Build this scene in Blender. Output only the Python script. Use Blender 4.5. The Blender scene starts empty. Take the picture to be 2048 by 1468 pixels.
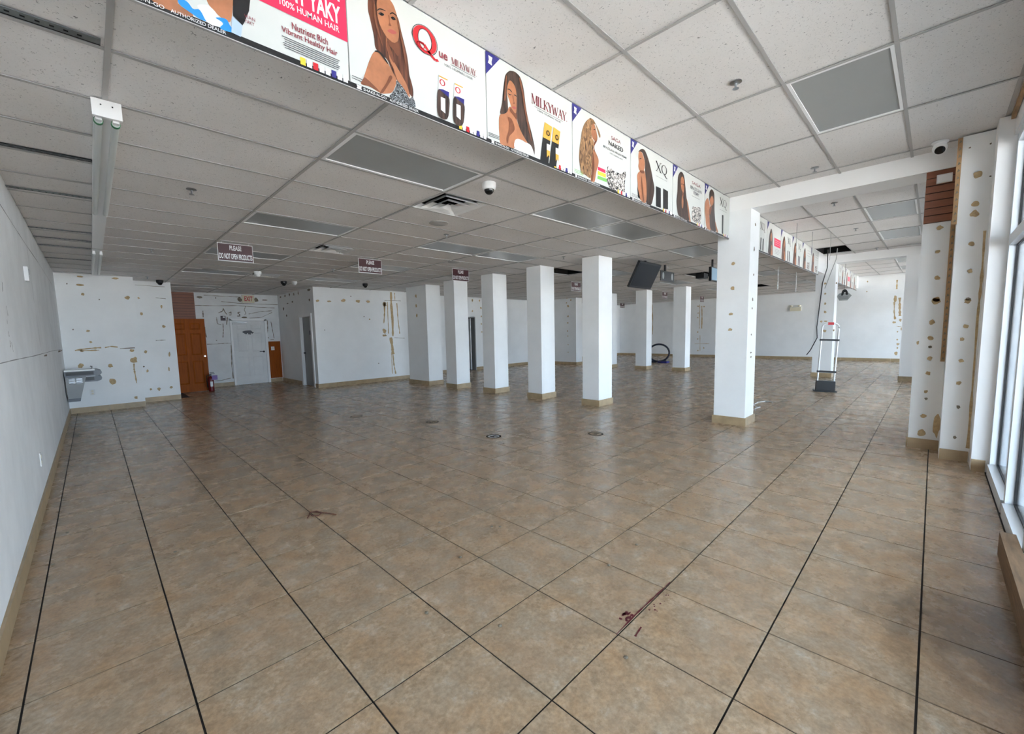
import bpy, math, random
from mathutils import Matrix, Vector
from mathutils.geometry import tessellate_polygon
random.seed(7)
sc = bpy.context.scene
col = sc.collection
R2048 = 2048.0
# ---------------------------------------------------------------- camera
CAM = Vector((-1.19713, -0.98355, 1.46252))
YAW, PITCH, ROLL, FPX = 0.769126, 0.0952735, -0.0236175, 839.42
fw = Vector((math.sin(YAW)*math.cos(PITCH), math.cos(YAW)*math.cos(PITCH), -math.sin(PITCH)))
rt = Vector((math.cos(YAW), -math.sin(YAW), 0)); up = rt.cross(fw)
r2 = rt*math.cos(ROLL) + up*math.sin(ROLL); u2 = -rt*math.sin(ROLL) + up*math.cos(ROLL)
cd = bpy.data.cameras.new('camera'); cam = bpy.data.objects.new('camera', cd); col.objects.link(cam)
cam.matrix_world = Matrix(((r2.x, u2.x, -fw.x, CAM.x), (r2.y, u2.y, -fw.y, CAM.y), (r2.z, u2.z, -fw.z, CAM.z), (0, 0, 0, 1)))
cd.sensor_fit = 'HORIZONTAL'; cd.sensor_width = 36; cd.lens = FPX/R2048*36
cd.shift_x = (1024-999.711)/R2048; cd.shift_y = (744.804-734)/R2048
cd.clip_start = 0.02; cd.clip_end = 400
sc.camera = cam
# ---------------------------------------------------------------- light
w = bpy.data.worlds.new('daylight'); sc.world = w; w.use_nodes = True
bg = w.node_tree.nodes['Background']; bg.inputs[0].default_value = (0.64, 0.81, 1.0, 1); bg.inputs[1].default_value = 10.0
sd = bpy.data.lights.new('sun', 'SUN'); sun = bpy.data.objects.new('sun', sd); col.objects.link(sun)
sd.energy = 95; sd.angle = math.radians(0.6); sd.color = (1, .96, .93)
sun.rotation_euler = Vector((0.55, -0.12, -0.82)).to_track_quat('-Z', 'Y').to_euler()
def portal(x0, x1):
    ld = bpy.data.lights.new('window_portal', 'AREA'); o = bpy.data.objects.new('window_portal', ld); col.objects.link(o)
    ld.shape = 'RECTANGLE'; ld.size = x1-x0; ld.size_y = 3.0; ld.cycles.is_portal = True
    o.location = ((x0+x1)/2, -1.56, 1.6); o.rotation_euler = (math.radians(90), 0, 0)
for a, b in ((-1.5, 4.92), (7.1, 12.6), (14.9, 20.6)): portal(a, b)
sc.view_settings.view_transform = 'Standard'; sc.view_settings.look = 'None'
sc.view_settings.gamma = 1; sc.view_settings.use_curve_mapping = False
sc.view_settings.exposure = 0.88
cy = sc.cycles
cy.use_denoising = True; cy.max_bounces = 12; cy.diffuse_bounces = 8; cy.glossy_bounces = 4
cy.transparent_max_bounces = 12; cy.sample_clamp_indirect = 12; cy.caustics_reflective = False; cy.caustics_refractive = False
try: cy.denoiser = 'OPENIMAGEDENOISE'; cy.denoising_prefilter = 'ACCURATE'
except Exception: pass
# ---------------------------------------------------------------- constants
T = 0.505815; H1 = 2.841; H2 = 3.31
XL, XE, YF = -1.62, 20.65, -1.40
OX, OY, SX, SY = 0.1946, -0.0012, 1.2192, 0.6096
PX, PY, QX, QY = 1.520, -0.7143, 1.273, 0.6364
YB, ZB, BW, BH = 1.168, 2.735, 0.955, 0.575
# ---------------------------------------------------------------- materials
def s2l(c): return tuple(((x/255)/12.92 if x/255 <= .04045 else ((x/255+.055)/1.055)**2.4) for x in c)
def newmat(name):
    m = bpy.data.materials.new(name); m.use_nodes = True
    nt = m.node_tree; return m, nt, nt.nodes['Principled BSDF']
def N(nt, t, **k):
    n = nt.nodes.new(t)
    for a, b in k.items():
        if a.startswith('i_'): n.inputs[a[2:].replace('_', ' ')].default_value = b
        else: setattr(n, a, b)
    return n
def ramp(nt, stops):
    n = nt.nodes.new('ShaderNodeValToRGB'); e = n.color_ramp.elements
    e[0].position, e[0].color = stops[0][0], (*stops[0][1], 1); e[1].position, e[1].color = stops[-1][0], (*stops[-1][1], 1)
    for p, c in stops[1:-1]:
        x = e.new(p); x.color = (*c, 1)
    return n
def M(name, rgb, rough=.5, metal=0, var=0., scale=4, bump=0., bscale=60, stretch=None, emit=None):
    m, nt, b = newmat(name); L = nt.links.new
    rgb = s2l(rgb); b.inputs['Roughness'].default_value = rough; b.inputs['Metallic'].default_value = metal
    b.inputs['Base Color'].default_value = (*rgb, 1)
    if var or bump: g = N(nt, 'ShaderNodeNewGeometry').outputs['Position']
    if (var or bump) and stretch:
        mp = N(nt, 'ShaderNodeMapping'); mp.inputs['Scale'].default_value = stretch; L(g, mp.inputs[0]); g = mp.outputs[0]
    if var:
        n = N(nt, 'ShaderNodeTexNoise', i_Scale=scale, i_Detail=5, i_Roughness=.6); L(g, n.inputs['Vector'])
        r = ramp(nt, ((.28, tuple(max(0, x*(1-var)) for x in rgb)), (.72, tuple(min(1, x*(1+var*.6)) for x in rgb))))
        L(n.outputs['Fac'], r.inputs[0]); L(r.outputs[0], b.inputs['Base Color'])
    if bump:
        n = N(nt, 'ShaderNodeTexNoise', i_Scale=bscale, i_Detail=4); L(g, n.inputs['Vector'])
        bp = N(nt, 'ShaderNodeBump'); bp.inputs['Strength'].default_value = bump; bp.inputs['Distance'].default_value = .01
        L(n.outputs['Fac'], bp.inputs['Height']); L(bp.outputs[0], b.inputs['Normal'])
    if emit:
        b.inputs['Emission Color'].default_value = (*rgb, 1); b.inputs['Emission Strength'].default_value = emit
    return m
def floor_mat():
    m, nt, b = newmat('floor_tile_glaze'); L = nt.links.new
    g = N(nt, 'ShaderNodeNewGeometry').outputs['Position']
    # every tile is its own slice of the glaze pattern
    sc_ = N(nt, 'ShaderNodeVectorMath', operation='SCALE'); sc_.inputs['Scale'].default_value = 1/T; L(g, sc_.inputs[0])
    fl = N(nt, 'ShaderNodeVectorMath', operation='FLOOR'); L(sc_.outputs[0], fl.inputs[0])
    wn = N(nt, 'ShaderNodeTexWhiteNoise'); L(fl.outputs[0], wn.inputs[0])
    off = N(nt, 'ShaderNodeVectorMath', operation='SCALE'); off.inputs['Scale'].default_value = .35; L(wn.outputs['Color'], off.inputs[0])
    ad = N(nt, 'ShaderNodeVectorMath', operation='ADD'); L(g, ad.inputs[0]); L(off.outputs[0], ad.inputs[1])
    n1 = N(nt, 'ShaderNodeTexNoise', i_Scale=8, i_Detail=10, i_Roughness=.72, i_Distortion=.2); L(ad.outputs[0], n1.inputs['Vector'])
    n2 = N(nt, 'ShaderNodeTexNoise', i_Scale=4.2, i_Detail=7, i_Roughness=.65); L(g, n2.inputs['Vector'])
    n3 = N(nt, 'ShaderNodeTexNoise', i_Scale=46, i_Detail=7, i_Roughness=.7); L(ad.outputs[0], n3.inputs['Vector'])
    r1 = ramp(nt, ((.26, s2l((146, 123, 98))), (.44, s2l((176, 151, 121))), (.57, s2l((188, 166, 138))), (.74, s2l((216, 205, 190)))))
    L(n1.outputs['Fac'], r1.inputs[0])
    r2_ = ramp(nt, ((.34, s2l((168, 164, 156))), (.66, s2l((194, 152, 112))))); L(n2.outputs['Fac'], r2_.inputs[0])
    mx = N(nt, 'ShaderNodeMix', data_type='RGBA', blend_type='MIX'); mx.inputs[0].default_value = .32; L(r1.outputs[0], mx.inputs[6]); L(r2_.outputs[0], mx.inputs[7])
    r3 = ramp(nt, ((.30, (.56, .55, .53)), (.62, (1.10, 1.10, 1.10)))); L(n3.outputs['Fac'], r3.inputs[0])
    m2 = N(nt, 'ShaderNodeMix', data_type='RGBA', blend_type='MULTIPLY'); m2.inputs[0].default_value = .75; L(mx.outputs[2], m2.inputs[6]); L(r3.outputs[0], m2.inputs[7])
    # dark smudge by the door threshold
    ds = N(nt, 'ShaderNodeVectorMath', operation='DISTANCE'); ds.inputs[1].default_value = (1.66, -1.34, 0); L(g, ds.inputs[0])
    nd = N(nt, 'ShaderNodeTexNoise', i_Scale=9, i_Detail=6); L(g, nd.inputs['Vector'])
    ma = N(nt, 'ShaderNodeMath', operation='MULTIPLY_ADD'); ma.inputs[1].default_value = -.55; L(nd.outputs['Fac'], ma.inputs[0]); L(ds.outputs['Value'], ma.inputs[2])
    rd = ramp(nt, ((-0.0, (.52, .50, .49)), (.30, (1, 1, 1)))); L(ma.outputs[0], rd.inputs[0])
    m3 = N(nt, 'ShaderNodeMix', data_type='RGBA', blend_type='MULTIPLY'); m3.inputs[0].default_value = 1; L(m2.outputs[2], m3.inputs[6]); L(rd.outputs[0], m3.inputs[7])
    L(m3.outputs[2], b.inputs['Base Color'])
    b.inputs['Specular IOR Level'].default_value = .38
    rr = ramp(nt, ((.3, (.20,)*3), (.7, (.34,)*3))); L(n2.outputs['Fac'], rr.inputs[0]); L(rr.outputs[0], b.inputs['Roughness'])
    bp = N(nt, 'ShaderNodeBump'); bp.inputs['Strength'].default_value = .12; bp.inputs['Distance'].default_value = .004
    L(n1.outputs['Fac'], bp.inputs['Height']); L(bp.outputs[0], b.inputs['Normal'])
    return m
def ceil_mat():
    m, nt, b = newmat('fissured_ceiling_board'); L = nt.links.new
    g = N(nt, 'ShaderNodeNewGeometry').outputs['Position']
    n = N(nt, 'ShaderNodeTexNoise', i_Scale=75, i_Detail=3, i_Roughness=.55, i_Distortion=1.2); L(g, n.inputs['Vector'])
    r = ramp(nt, ((.30, s2l((140, 138, 138))), (.365, s2l((230, 227, 226))), (1, s2l((236, 233, 232))))); L(n.outputs['Fac'], r.inputs[0])
    n2 = N(nt, 'ShaderNodeTexNoise', i_Scale=1.3, i_Detail=3); L(g, n2.inputs['Vector'])
    r2_ = ramp(nt, ((.3, (.93, .92, .90)), (.7, (1, 1, 1)))); L(n2.outputs['Fac'], r2_.inputs[0])
    mx = N(nt, 'ShaderNodeMix', data_type='RGBA', blend_type='MULTIPLY'); mx.inputs[0].default_value = 1; L(r.outputs[0], mx.inputs[6]); L(r2_.outputs[0], mx.inputs[7])
    L(mx.outputs[2], b.inputs['Base Color']); b.inputs['Roughness'].default_value = .92
    bp = N(nt, 'ShaderNodeBump'); bp.inputs['Strength'].default_value = .35; bp.inputs['Distance'].default_value = .004
    L(n.outputs['Fac'], bp.inputs['Height']); L(bp.outputs[0], b.inputs['Normal'])
    return m
def hair_mat(name, dark, light, wavy=0.):
    m, nt, b = newmat(name); L = nt.links.new
    g = N(nt, 'ShaderNodeNewGeometry').outputs['Position']
    mp = N(nt, 'ShaderNodeMapping'); mp.inputs['Scale'].default_value = (60, 1, 5) if not wavy else (34, 1, 13); mp.inputs['Rotation'].default_value = (0, .18, 0); L(g, mp.inputs[0])
    n = N(nt, 'ShaderNodeTexNoise', i_Scale=1.0, i_Detail=4, i_Distortion=wavy); L(mp.outputs[0], n.inputs['Vector'])
    r = ramp(nt, ((.36, s2l(dark)), (.66, s2l(light)))); L(n.outputs['Fac'], r.inputs[0]); L(r.outputs[0], b.inputs['Base Color']); b.inputs['Roughness'].default_value = .45
    return m
def dots_mat(name, a, bcol, scale, thr):
    m, nt, b = newmat(name); L = nt.links.new
    g = N(nt, 'ShaderNodeNewGeometry').outputs['Position']
    v = N(nt, 'ShaderNodeTexNoise', i_Scale=scale, i_Detail=1, i_Distortion=1.5); L(g, v.inputs['Vector'])
    r = ramp(nt, ((thr-.02, s2l(a)), (thr+.02, s2l(bcol)))); L(v.outputs['Fac'], r.inputs[0]); L(r.outputs[0], b.inputs['Base Color'])
    return m
def glass_mat():
    m = bpy.data.materials.new('window_glass'); m.use_nodes = True; nt = m.node_tree
    nt.nodes.remove(nt.nodes['Principled BSDF']); L = nt.links.new
    tr = N(nt, 'ShaderNodeBsdfTransparent'); tr.inputs[0].default_value = (.95, .96, .96, 1)
    gl = N(nt, 'ShaderNodeBsdfGlossy'); gl.inputs['Roughness'].default_value = .02
    lw = N(nt, 'ShaderNodeLayerWeight'); lw.inputs[0].default_value = .5      # Schlick reflectance, the same from both sides
    pw = N(nt, 'ShaderNodeMath', operation='POWER'); pw.inputs[1].default_value = 5; L(lw.outputs['Facing'], pw.inputs[0])
    fr = N(nt, 'ShaderNodeMath', operation='MULTIPLY_ADD'); fr.inputs[1].default_value = .96; fr.inputs[2].default_value = .04; L(pw.outputs[0], fr.inputs[0])
    mx = N(nt, 'ShaderNodeMixShader'); L(fr.outputs[0], mx.inputs[0]); L(tr.outputs[0], mx.inputs[1]); L(gl.outputs[0], mx.inputs[2])
    L(mx.outputs[0], nt.nodes['Material Output'].inputs[0]); return m
m_floor = floor_mat(); m_ceil = ceil_mat(); m_glass = glass_mat()
m_grout = M('dark_grout', (38, 33, 31), .9)
m_wall = M('white_wall_paint', (240, 241, 241), .62, var=.05, scale=1.7, bump=.05, bscale=30)
m_wallold = M('scuffed_wall_paint', (232, 233, 233), .7, var=.10, scale=2.2, bump=.12, bscale=22)
m_tbar = M('white_grid_metal', (174, 172, 170), .5)
m_base = M('base_tile_glaze', (176, 152, 118), .4, var=.22, scale=7)
m_white = M('white_enamel', (242, 242, 242), .38)
m_alu = M('white_aluminium', (226, 232, 238), .35)
m_glue = M('dried_glue', (192, 166, 126), .8, var=.3, scale=30)
m_gluedark = M('dark_glue', (132, 122, 106), .8, var=.4, scale=30)
m_crack = M('wall_crack_line', (138, 138, 136), .8)
m_dull = M('dull_steel', (92, 94, 98), .4, metal=.3)
m_black = M('black_plastic', (22, 22, 24), .4)
m_gasket = M('black_gasket', (16, 17, 20), .5)
m_void = M('void_painted_shade', (14, 13, 13), .95)  # near-black colour stands in for the shade inside openings
m_diff = M('grey_lens', (162, 165, 165), .28, var=.05, scale=1.2)
m_brown = M('brown_slat_laminate', (136, 82, 56), .5, var=.18, scale=3, stretch=(1, 1, 14))
m_slatback = M('dark_slat_backing', (58, 34, 24), .7)
m_oak = M('orange_oak', (152, 76, 12), .5, var=.28, scale=3, stretch=(10, 10, .9)); m_oak.node_tree.nodes['Principled BSDF'].inputs['Specular IOR Level'].default_value = .12
m_wood = M('pale_raw_wood', (176, 140, 100), .7, var=.3, scale=6)
m_thresh = M('weathered_timber', (134, 106, 78), .75, var=.35, scale=5, stretch=(1, 9, 9))
m_maroon = M('maroon_sign', (66, 26, 30), .4)
m_print = M('white_print', (226, 226, 226), .45)
m_panel = M('poster_board', (204, 206, 202), .35, var=.03, scale=2)
m_steel = M('brushed_steel', (170, 172, 175), .28, metal=1)
m_chrome = M('chrome', (205, 207, 210), .14, metal=1)
m_galv = M('galvanised_track', (120, 124, 124), .45, metal=.5, var=.2, scale=20)
m_cream = M('cream_plastic', (222, 214, 190), .5)
m_red = M('red_print', (196, 36, 44), .45)
m_pink = M('crimson_print', (226, 44, 84), .45)
m_ink = M('black_print', (20, 20, 22), .45)
m_navy = M('navy_print', (44, 42, 120), .45)
m_grey = M('grey_print', (84, 86, 90), .5)
m_mauve = M('rose_print', (136, 52, 62), .5)
m_yellow = M('yellow_print', (232, 196, 60), .5)
m_green = M('green_print', (120, 186, 96), .5)
m_gold = M('gold_print', (214, 164, 66), .5)
m_blue = M('blue_print', (36, 140, 214), .5)
m_lilac = M('lilac_print', (170, 190, 226), .5)
m_skin = M('printed_skin', (172, 112, 78), .5, var=.30, scale=9)
m_lip = M('printed_lip', (168, 84, 76), .5)
m_shade = M('printed_skin_shadow', (120, 70, 46), .5, var=.2, scale=9)
m_gloss_hair = M('printed_hair_gloss', (124, 76, 52), .5, var=.2, scale=20)
m_hb = hair_mat('printed_auburn_hair', (50, 26, 18), (112, 64, 44))
m_hd = hair_mat('printed_dark_hair', (30, 22, 20), (84, 62, 52))
m_hl = hair_mat('printed_wavy_hair', (74, 48, 30), (176, 134, 92), 2.)
m_seq = dots_mat('printed_sequins', (26, 28, 32), (170, 176, 180), 190, .56)
m_zebra = dots_mat('printed_packets', (26, 22, 22), (222, 214, 206), 42, .5)
m_conc = M('unseen_asphalt', (142, 140, 137), .9, var=.1, scale=1)
m_screen = M('dark_screen', (18, 20, 28), .3); m_screen.node_tree.nodes['Principled BSDF'].inputs['Specular IOR Level'].default_value = .2
m_decal = M('matte_black_vinyl', (16, 16, 18), 1.0); m_decal.node_tree.nodes['Principled BSDF'].inputs['Specular IOR Level'].default_value = 0
m_decal2 = M('worn_grey_vinyl', (84, 80, 74), 1.0); m_decal2.node_tree.nodes['Principled BSDF'].inputs['Specular IOR Level'].default_value = 0
m_closet = M('closet_painted_shade', (44, 44, 46), .9)  # gloom of the unlit closet put into its wall colour
m_strand = M('brown_hair_strand', (96, 52, 40), .6)
m_fire = M('red_extinguisher', (104, 14, 18), .3)
m_purple = M('purple_tag', (110, 80, 150), .5)
m_wine = M('wine_red_stain', (98, 28, 38), .6)
m_hose = M('dark_hose', (30, 34, 48), .45)
m_greenring = M('green_endcap', (28, 112, 66), .4)
m_bluescreen = M('pale_blue_screen', (150, 175, 192), .2)
m_tube = M('off_white_tube', (206, 210, 208), .3)
m_doorgrey = M('grey_door_paint', (150, 152, 152), .5, var=.08)
PMAT = dict(skin=m_skin, blue=m_blue, white=m_print, black=m_ink, lilac=m_lilac, hairbrown=m_hb, hairdark=m_hd, hairblond=m_hl, sequin=m_seq,
            eye=m_ink, brow=m_ink, strap=m_ink, shade=m_shade, gloss=m_gloss_hair, lip=m_lip, gold=m_gold, red=m_pink, yellow=m_yellow, green=m_green, zebra=m_zebra)
# ---------------------------------------------------------------- helpers
class MB:
    def __init__(s): s.v = []; s.f = []; s.m = []
    def face(s, pts, m=0):
        n = len(s.v); s.v += [tuple(p) for p in pts]; s.f.append(tuple(range(n, n+len(pts)))); s.m.append(m); return s
    def box(s, x0, x1, y0, y1, z0, z1, m=0):
        n = len(s.v)
        s.v += [(x0, y0, z0), (x1, y0, z0), (x1, y1, z0), (x0, y1, z0), (x0, y0, z1), (x1, y0, z1), (x1, y1, z1), (x0, y1, z1)]
        for f in ((0, 3, 2, 1), (4, 5, 6, 7), (0, 1, 5, 4), (1, 2, 6, 5), (2, 3, 7, 6), (3, 0, 4, 7)):
            s.f.append(tuple(n+i for i in f)); s.m.append(m)
        return s
    def prism(s, pts, fn, d0, d1, m=0):           # fn(u,v,d) -> point
        n = len(s.v); k = len(pts)
        s.v += [tuple(fn(u, v, d0)) for u, v in pts] + [tuple(fn(u, v, d1)) for u, v in pts]
        s.f += [tuple(range(n, n+k)), tuple(range(n+2*k-1, n+k-1, -1))]; s.m += [m, m]
        for i in range(k):
            j = (i+1) % k; s.f.append((n+i, n+k+i, n+k+j, n+j)); s.m.append(m)
        return s
    def lathe(s, prof, c=(0, 0, 0), n=20, m=0, axis='z'):
        b = len(s.v); c = Vector(c)
        for r, z in prof:
            for i in range(n):
                a = 2*math.pi*i/n; p = (r*math.cos(a), r*math.sin(a), z)
                if axis == 'y': p = (p[0], p[2], p[1])
                if axis == 'x': p = (p[2], p[0], p[1])
                s.v.append(tuple(c+Vector(p)))
        for k in range(len(prof)-1):
            for i in range(n):
                j = (i+1) % n; s.f.append((b+k*n+i, b+k*n+j, b+(k+1)*n+j, b+(k+1)*n+i)); s.m.append(m)
        s.f.append(tuple(b+i for i in reversed(range(n)))); s.f.append(tuple(b+(len(prof)-1)*n+i for i in range(n))); s.m += [m, m]
        return s
    def tube(s, pts, r, n=8, m=0):
        P = [Vector(p) for p in pts]; b = len(s.v)
        for i, p in enumerate(P):
            d = (P[min(i+1, len(P)-1)]-P[max(i-1, 0)]).normalized()
            a = d.cross(Vector((0, 0, 1)));
            if a.length < .05: a = d.cross(Vector((0, 1, 0)))
            a.normalize(); q = d.cross(a)
            for k in range(n):
                t = 2*math.pi*k/n; s.v.append(tuple(p+(a*math.cos(t)+q*math.sin(t))*r))
        for i in range(len(P)-1):
            for k in range(n):
                j = (k+1) % n; s.f.append((b+i*n+k, b+i*n+j, b+(i+1)*n+j, b+(i+1)*n+k)); s.m.append(m)
        s.f.append(tuple(b+k for k in reversed(range(n)))); s.f.append(tuple(b+(len(P)-1)*n+k for k in range(n))); s.m += [m, m]
        return s
    def mesh(s, name, mats, smooth=False):
        me = bpy.data.meshes.new(name); me.from_pydata(s.v, [], s.f)
        for x in (mats if isinstance(mats, (list, tuple)) else [mats]): me.materials.append(x)
        me.polygons.foreach_set('material_index', s.m)
        if smooth: me.polygons.foreach_set('use_smooth', [True]*len(s.f))
        me.update()
        if smooth:
            try: me.set_sharp_from_angle(angle=math.radians(40))
            except Exception: pass
        return me
    def build(s, name, mats, parent=None, loc=(0, 0, 0), smooth=False):
        return put(name, s.mesh(name, mats, smooth), parent, loc)
def put(name, me, parent=None, loc=(0, 0, 0), rot=None):
    o = bpy.data.objects.new(name, me); col.objects.link(o); o.location = loc
    if rot: o.rotation_euler = rot
    if parent: o.parent = parent
    return o
def root(name, label, cat, loc=(0, 0, 0), group=None):
    o = bpy.data.objects.new(name, None); col.objects.link(o); o.location = loc; o.empty_display_size = .1
    return tag(o, label, cat, group)
def tag(o, label, cat, group=None):
    o['label'] = label; o['category'] = cat
    if group: o['group'] = group
    return o
def S(o): o['kind'] = 'structure'; return o
def stuff(o): o['kind'] = 'stuff'; return o
def BX(*a): return MB().box(*a)
def smoothpts(P, k=4):                            # closed Catmull-Rom
    out = []; n = len(P)
    for i in range(n):
        p0, p1, p2, p3 = P[i-1], P[i], P[(i+1) % n], P[(i+2) % n]
        for q in range(k):
            t = q/k
            out.append(tuple(.5*((2*p1[d])+(-p0[d]+p2[d])*t+(2*p0[d]-5*p1[d]+4*p2[d]-p3[d])*t*t+(-p0[d]+3*p1[d]-3*p2[d]+p3[d])*t**3) for d in (0, 1)))
    return out
def flat(mb, P, fn, m=0):                         # a filled outline lying in a plane
    tri = tessellate_polygon([[Vector((u, v, 0)) for u, v in P]]); n = len(mb.v)
    mb.v += [tuple(fn(u, v)) for u, v in P]
    for t in tri:
        a, b, c = t; ar = (P[b][0]-P[a][0])*(P[c][1]-P[a][1])-(P[b][1]-P[a][1])*(P[c][0]-P[a][0])
        mb.f.append((n+a, n+b, n+c) if ar > 0 else (n+a, n+c, n+b)); mb.m.append(m)
_tc = {}
def textpts(body, bold=0.):
    k = (body, bold)
    if k in _tc: return _tc[k]
    cu = bpy.data.curves.new('lettering', 'FONT'); cu.body = body; cu.offset = bold; cu.resolution_u = 3; cu.fill_mode = 'FRONT'
    o = bpy.data.objects.new('lettering', cu); col.objects.link(o)
    dg = bpy.context.evaluated_depsgraph_get(); me = bpy.data.meshes.new_from_object(o.evaluated_get(dg))
    V = [tuple(v.co[:2]) for v in me.vertices]; F = [tuple(p.vertices) for p in me.polygons]
    bpy.data.objects.remove(o); bpy.data.curves.remove(cu); bpy.data.meshes.remove(me)
    _tc[k] = (V, F); return _tc[k]
def text(mb, body, u0, u1, v0, v1, fn, m=0, bold=0.):
    V, F = textpts(body, bold)
    a0 = min(v[0] for v in V); a1 = max(v[0] for v in V); b0 = min(v[1] for v in V); b1 = max(v[1] for v in V); n = len(mb.v)
    mb.v += [tuple(fn(u0+(x-a0)/(a1-a0)*(u1-u0), v0+(y-b0)/(b1-b0)*(v1-v0))) for x, y in V]
    for f in F: mb.f.append(tuple(n+i for i in f)); mb.m.append(m)
GL = dict(M=(.92, [(.1, 0, .1, 1, 0), (.1, 1, .45, .08, 1), (.45, .08, .8, 1, 0), (.8, 0, .8, 1, 1)], [(.1, 0), (.8, 0), (.1, 1), (.8, 1)]),
          I=(.34, [(.15, 0, .15, 1, 1)], [(.15, 0), (.15, 1)]), L=(.62, [(.15, 0, .15, 1, 1), (.15, .02, .58, .02, 0), (.58, 0, .58, .2, 0)], [(.15, 0), (.15, 1)]),
          K=(.74, [(.15, 0, .15, 1, 1), (.18, .4, .62, 1, 0), (.3, .55, .68, 0, 1)], [(.15, 0), (.15, 1), (.62, 1), (.68, 0)]),
          Y=(.7, [(.05, 1, .35, .45, 1), (.65, 1, .35, .45, 0), (.35, .45, .35, 0, 1)], [(.05, 1), (.65, 1), (.35, 0)]),
          W=(1.0, [(.02, 1, .25, 0, 1), (.25, 0, .46, .9, 0), (.46, .9, .68, 0, 1), (.68, 0, .92, 1, 0)], [(.02, 1), (.92, 1)]),
          A=(.74, [(.05, 0, .36, 1, 0), (.36, 1, .68, 0, 1), (.17, .34, .55, .34, 0)], [(.05, 0), (.68, 0)]),
          X=(.84, [(.05, 1, .75, 0, 1), (.08, 0, .72, 1, 0)], [(.05, 1), (.75, 0), (.08, 0), (.72, 1)]))
def stroke(mb, P, w, fn, m=0):
    for (x0, y0), (x1, y1) in zip(P, P[1:]):
        d = Vector((x1-x0, y1-y0));
        if d.length < 1e-6: continue
        d.normalize(); nx, ny = -d.y*w/2, d.x*w/2
        flat(mb, [(x0+nx, y0+ny), (x0-nx, y0-ny), (x1-nx, y1-ny), (x1+nx, y1+ny)], fn, m)
def serif(mb, word, u0, u1, v0, v1, fn, m=0, thick=.13, thin=.05, asp=1.):
    tot = sum(GL[c][0] if c in GL else (.2 if c == '.' else 1.0) for c in word); sx = (u1-u0)/tot; sy = v1-v0; x = u0
    for c in word:
        g = lambda a, b, X=x: fn(X+a*sx, v0+b*sy)
        if c == 'Q':
            ring(mb, .46, .52, .44, .50, .12, .04, g, m); stroke(mb, [(.45, .12), (.62, -.05), (.8, -.22), (.98, -.26)], .09, g, m); x += sx; continue
        if c == '.': stroke(mb, [(.06, .0), (.06, .12)], .1, g, m); x += .2*sx; continue
        wd, st, se = GL[c]
        for a, b, a2, b2, k in st: stroke(mb, [(a, b), (a2, b2)], thick if k else thin, g, m)
        for a, b in se: stroke(mb, [(a-.13, b), (a+.13, b)], .045, g, m)
        x += wd*sx
def ring(mb, cx, cy_, rx, ry, wx, wy, fn, m=0, n=28):
    for i in range(n):
        a, b = 2*math.pi*i/n, 2*math.pi*(i+1)/n
        o = lambda t: (cx+rx*math.cos(t), cy_+ry*math.sin(t)); q = lambda t: (cx+(rx-wx)*math.cos(t), cy_+(ry-wy)*math.sin(t))
        flat(mb, [q(a), o(a), o(b), q(b)], fn, m)
def blob(mb, u, v, ru, rv, fn, m=0):
    n = 11; ph = [random.uniform(.72, 1.18) for _ in range(n)]
    flat(mb, smoothpts([(u+ru*ph[i]*math.cos(2*math.pi*i/n), v+rv*ph[i]*math.sin(2*math.pi*i/n)) for i in range(n)], 2), fn, m)
def smear(mb, w, P, fn, m=0):                     # a ragged line of glue
    Q = []
    for (a, b), (c, d) in zip(P, P[1:]):
        for t in range(5): Q.append((a+(c-a)*t/5, b+(d-b)*t/5))
    Q.append(P[-1]); Lf = []; Rt = []
    for i, (x, y) in enumerate(Q):
        p, q = Q[max(i-1, 0)], Q[min(i+1, len(Q)-1)]; d = Vector((q[0]-p[0], q[1]-p[1]))
        if d.length < 1e-6: continue
        d.normalize(); k = w*.5*random.uniform(.35, 1.15); Lf.append((x-d.y*k, y+d.x*k)); Rt.append((x+d.y*k, y-d.x*k))
    for i in range(len(Lf)-1): flat(mb, [Lf[i], Rt[i], Rt[i+1], Lf[i+1]], fn, m)
def marks(parent, sp, ln, fn, name='glue_residue', dark=(), mats=None):
    mb = MB()
    for i, (u, v, a, b) in enumerate(sp): blob(mb, u, v, max(a, .008), max(b, .008), fn, 1 if i in dark or max(a, b) < .02 else 0)
    for wd, P in ln: smear(mb, wd, P, fn, 0 if wd > .022 else 1)
    o = mb.build(name, mats or [m_glue, m_gluedark], parent); stuff(o); return o
# ---------------------------------------------------------------- outlines of print and marks, metres on their own surface
SP_PIL = [(-1.251,2.8,0.055,0.019),(-0.713,2.8,0.054,0.02),(-1.266,2.629,0.06,0.019),(-1.24,2.441,0.028,0.027),(-0.55,2.4,0.043,0.04),(-1.22,1.694,0.028,0.023),(-1.391,0.977,0.047,0.05),(-0.939,0.945,0.041,0.04),(-0.552,1.041,0.056,0.07),(-0.566,1.255,0.043,0.029),(-0.937,0.61,0.053,0.08),(-0.581,0.212,0.028,0.033),(-1.437,1.724,0.011,0.015),(-1.198,1.461,0.022,0.019),(-0.997,2.344,0.011,0.012),(-1.447,2.641,0.011,0.015),(-1.346,1.28,0.033,0.023)]
LN_PIL = [(0.035,[(-1.446,1.297),(-1.335,1.315),(-1.195,1.332),(-1.052,1.338)]),(0.025,[(-1.364,1.293),(-1.227,1.286),(-1.085,1.288)]),(0.025,[(-0.994,1.335),(-0.905,1.359),(-0.788,1.338)]),(0.02,[(-0.76,1.305),(-0.515,1.311)]),(0.03,[(-0.558,0.967),(-0.565,0.843),(-0.556,0.718),(-0.546,0.53)])]
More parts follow.
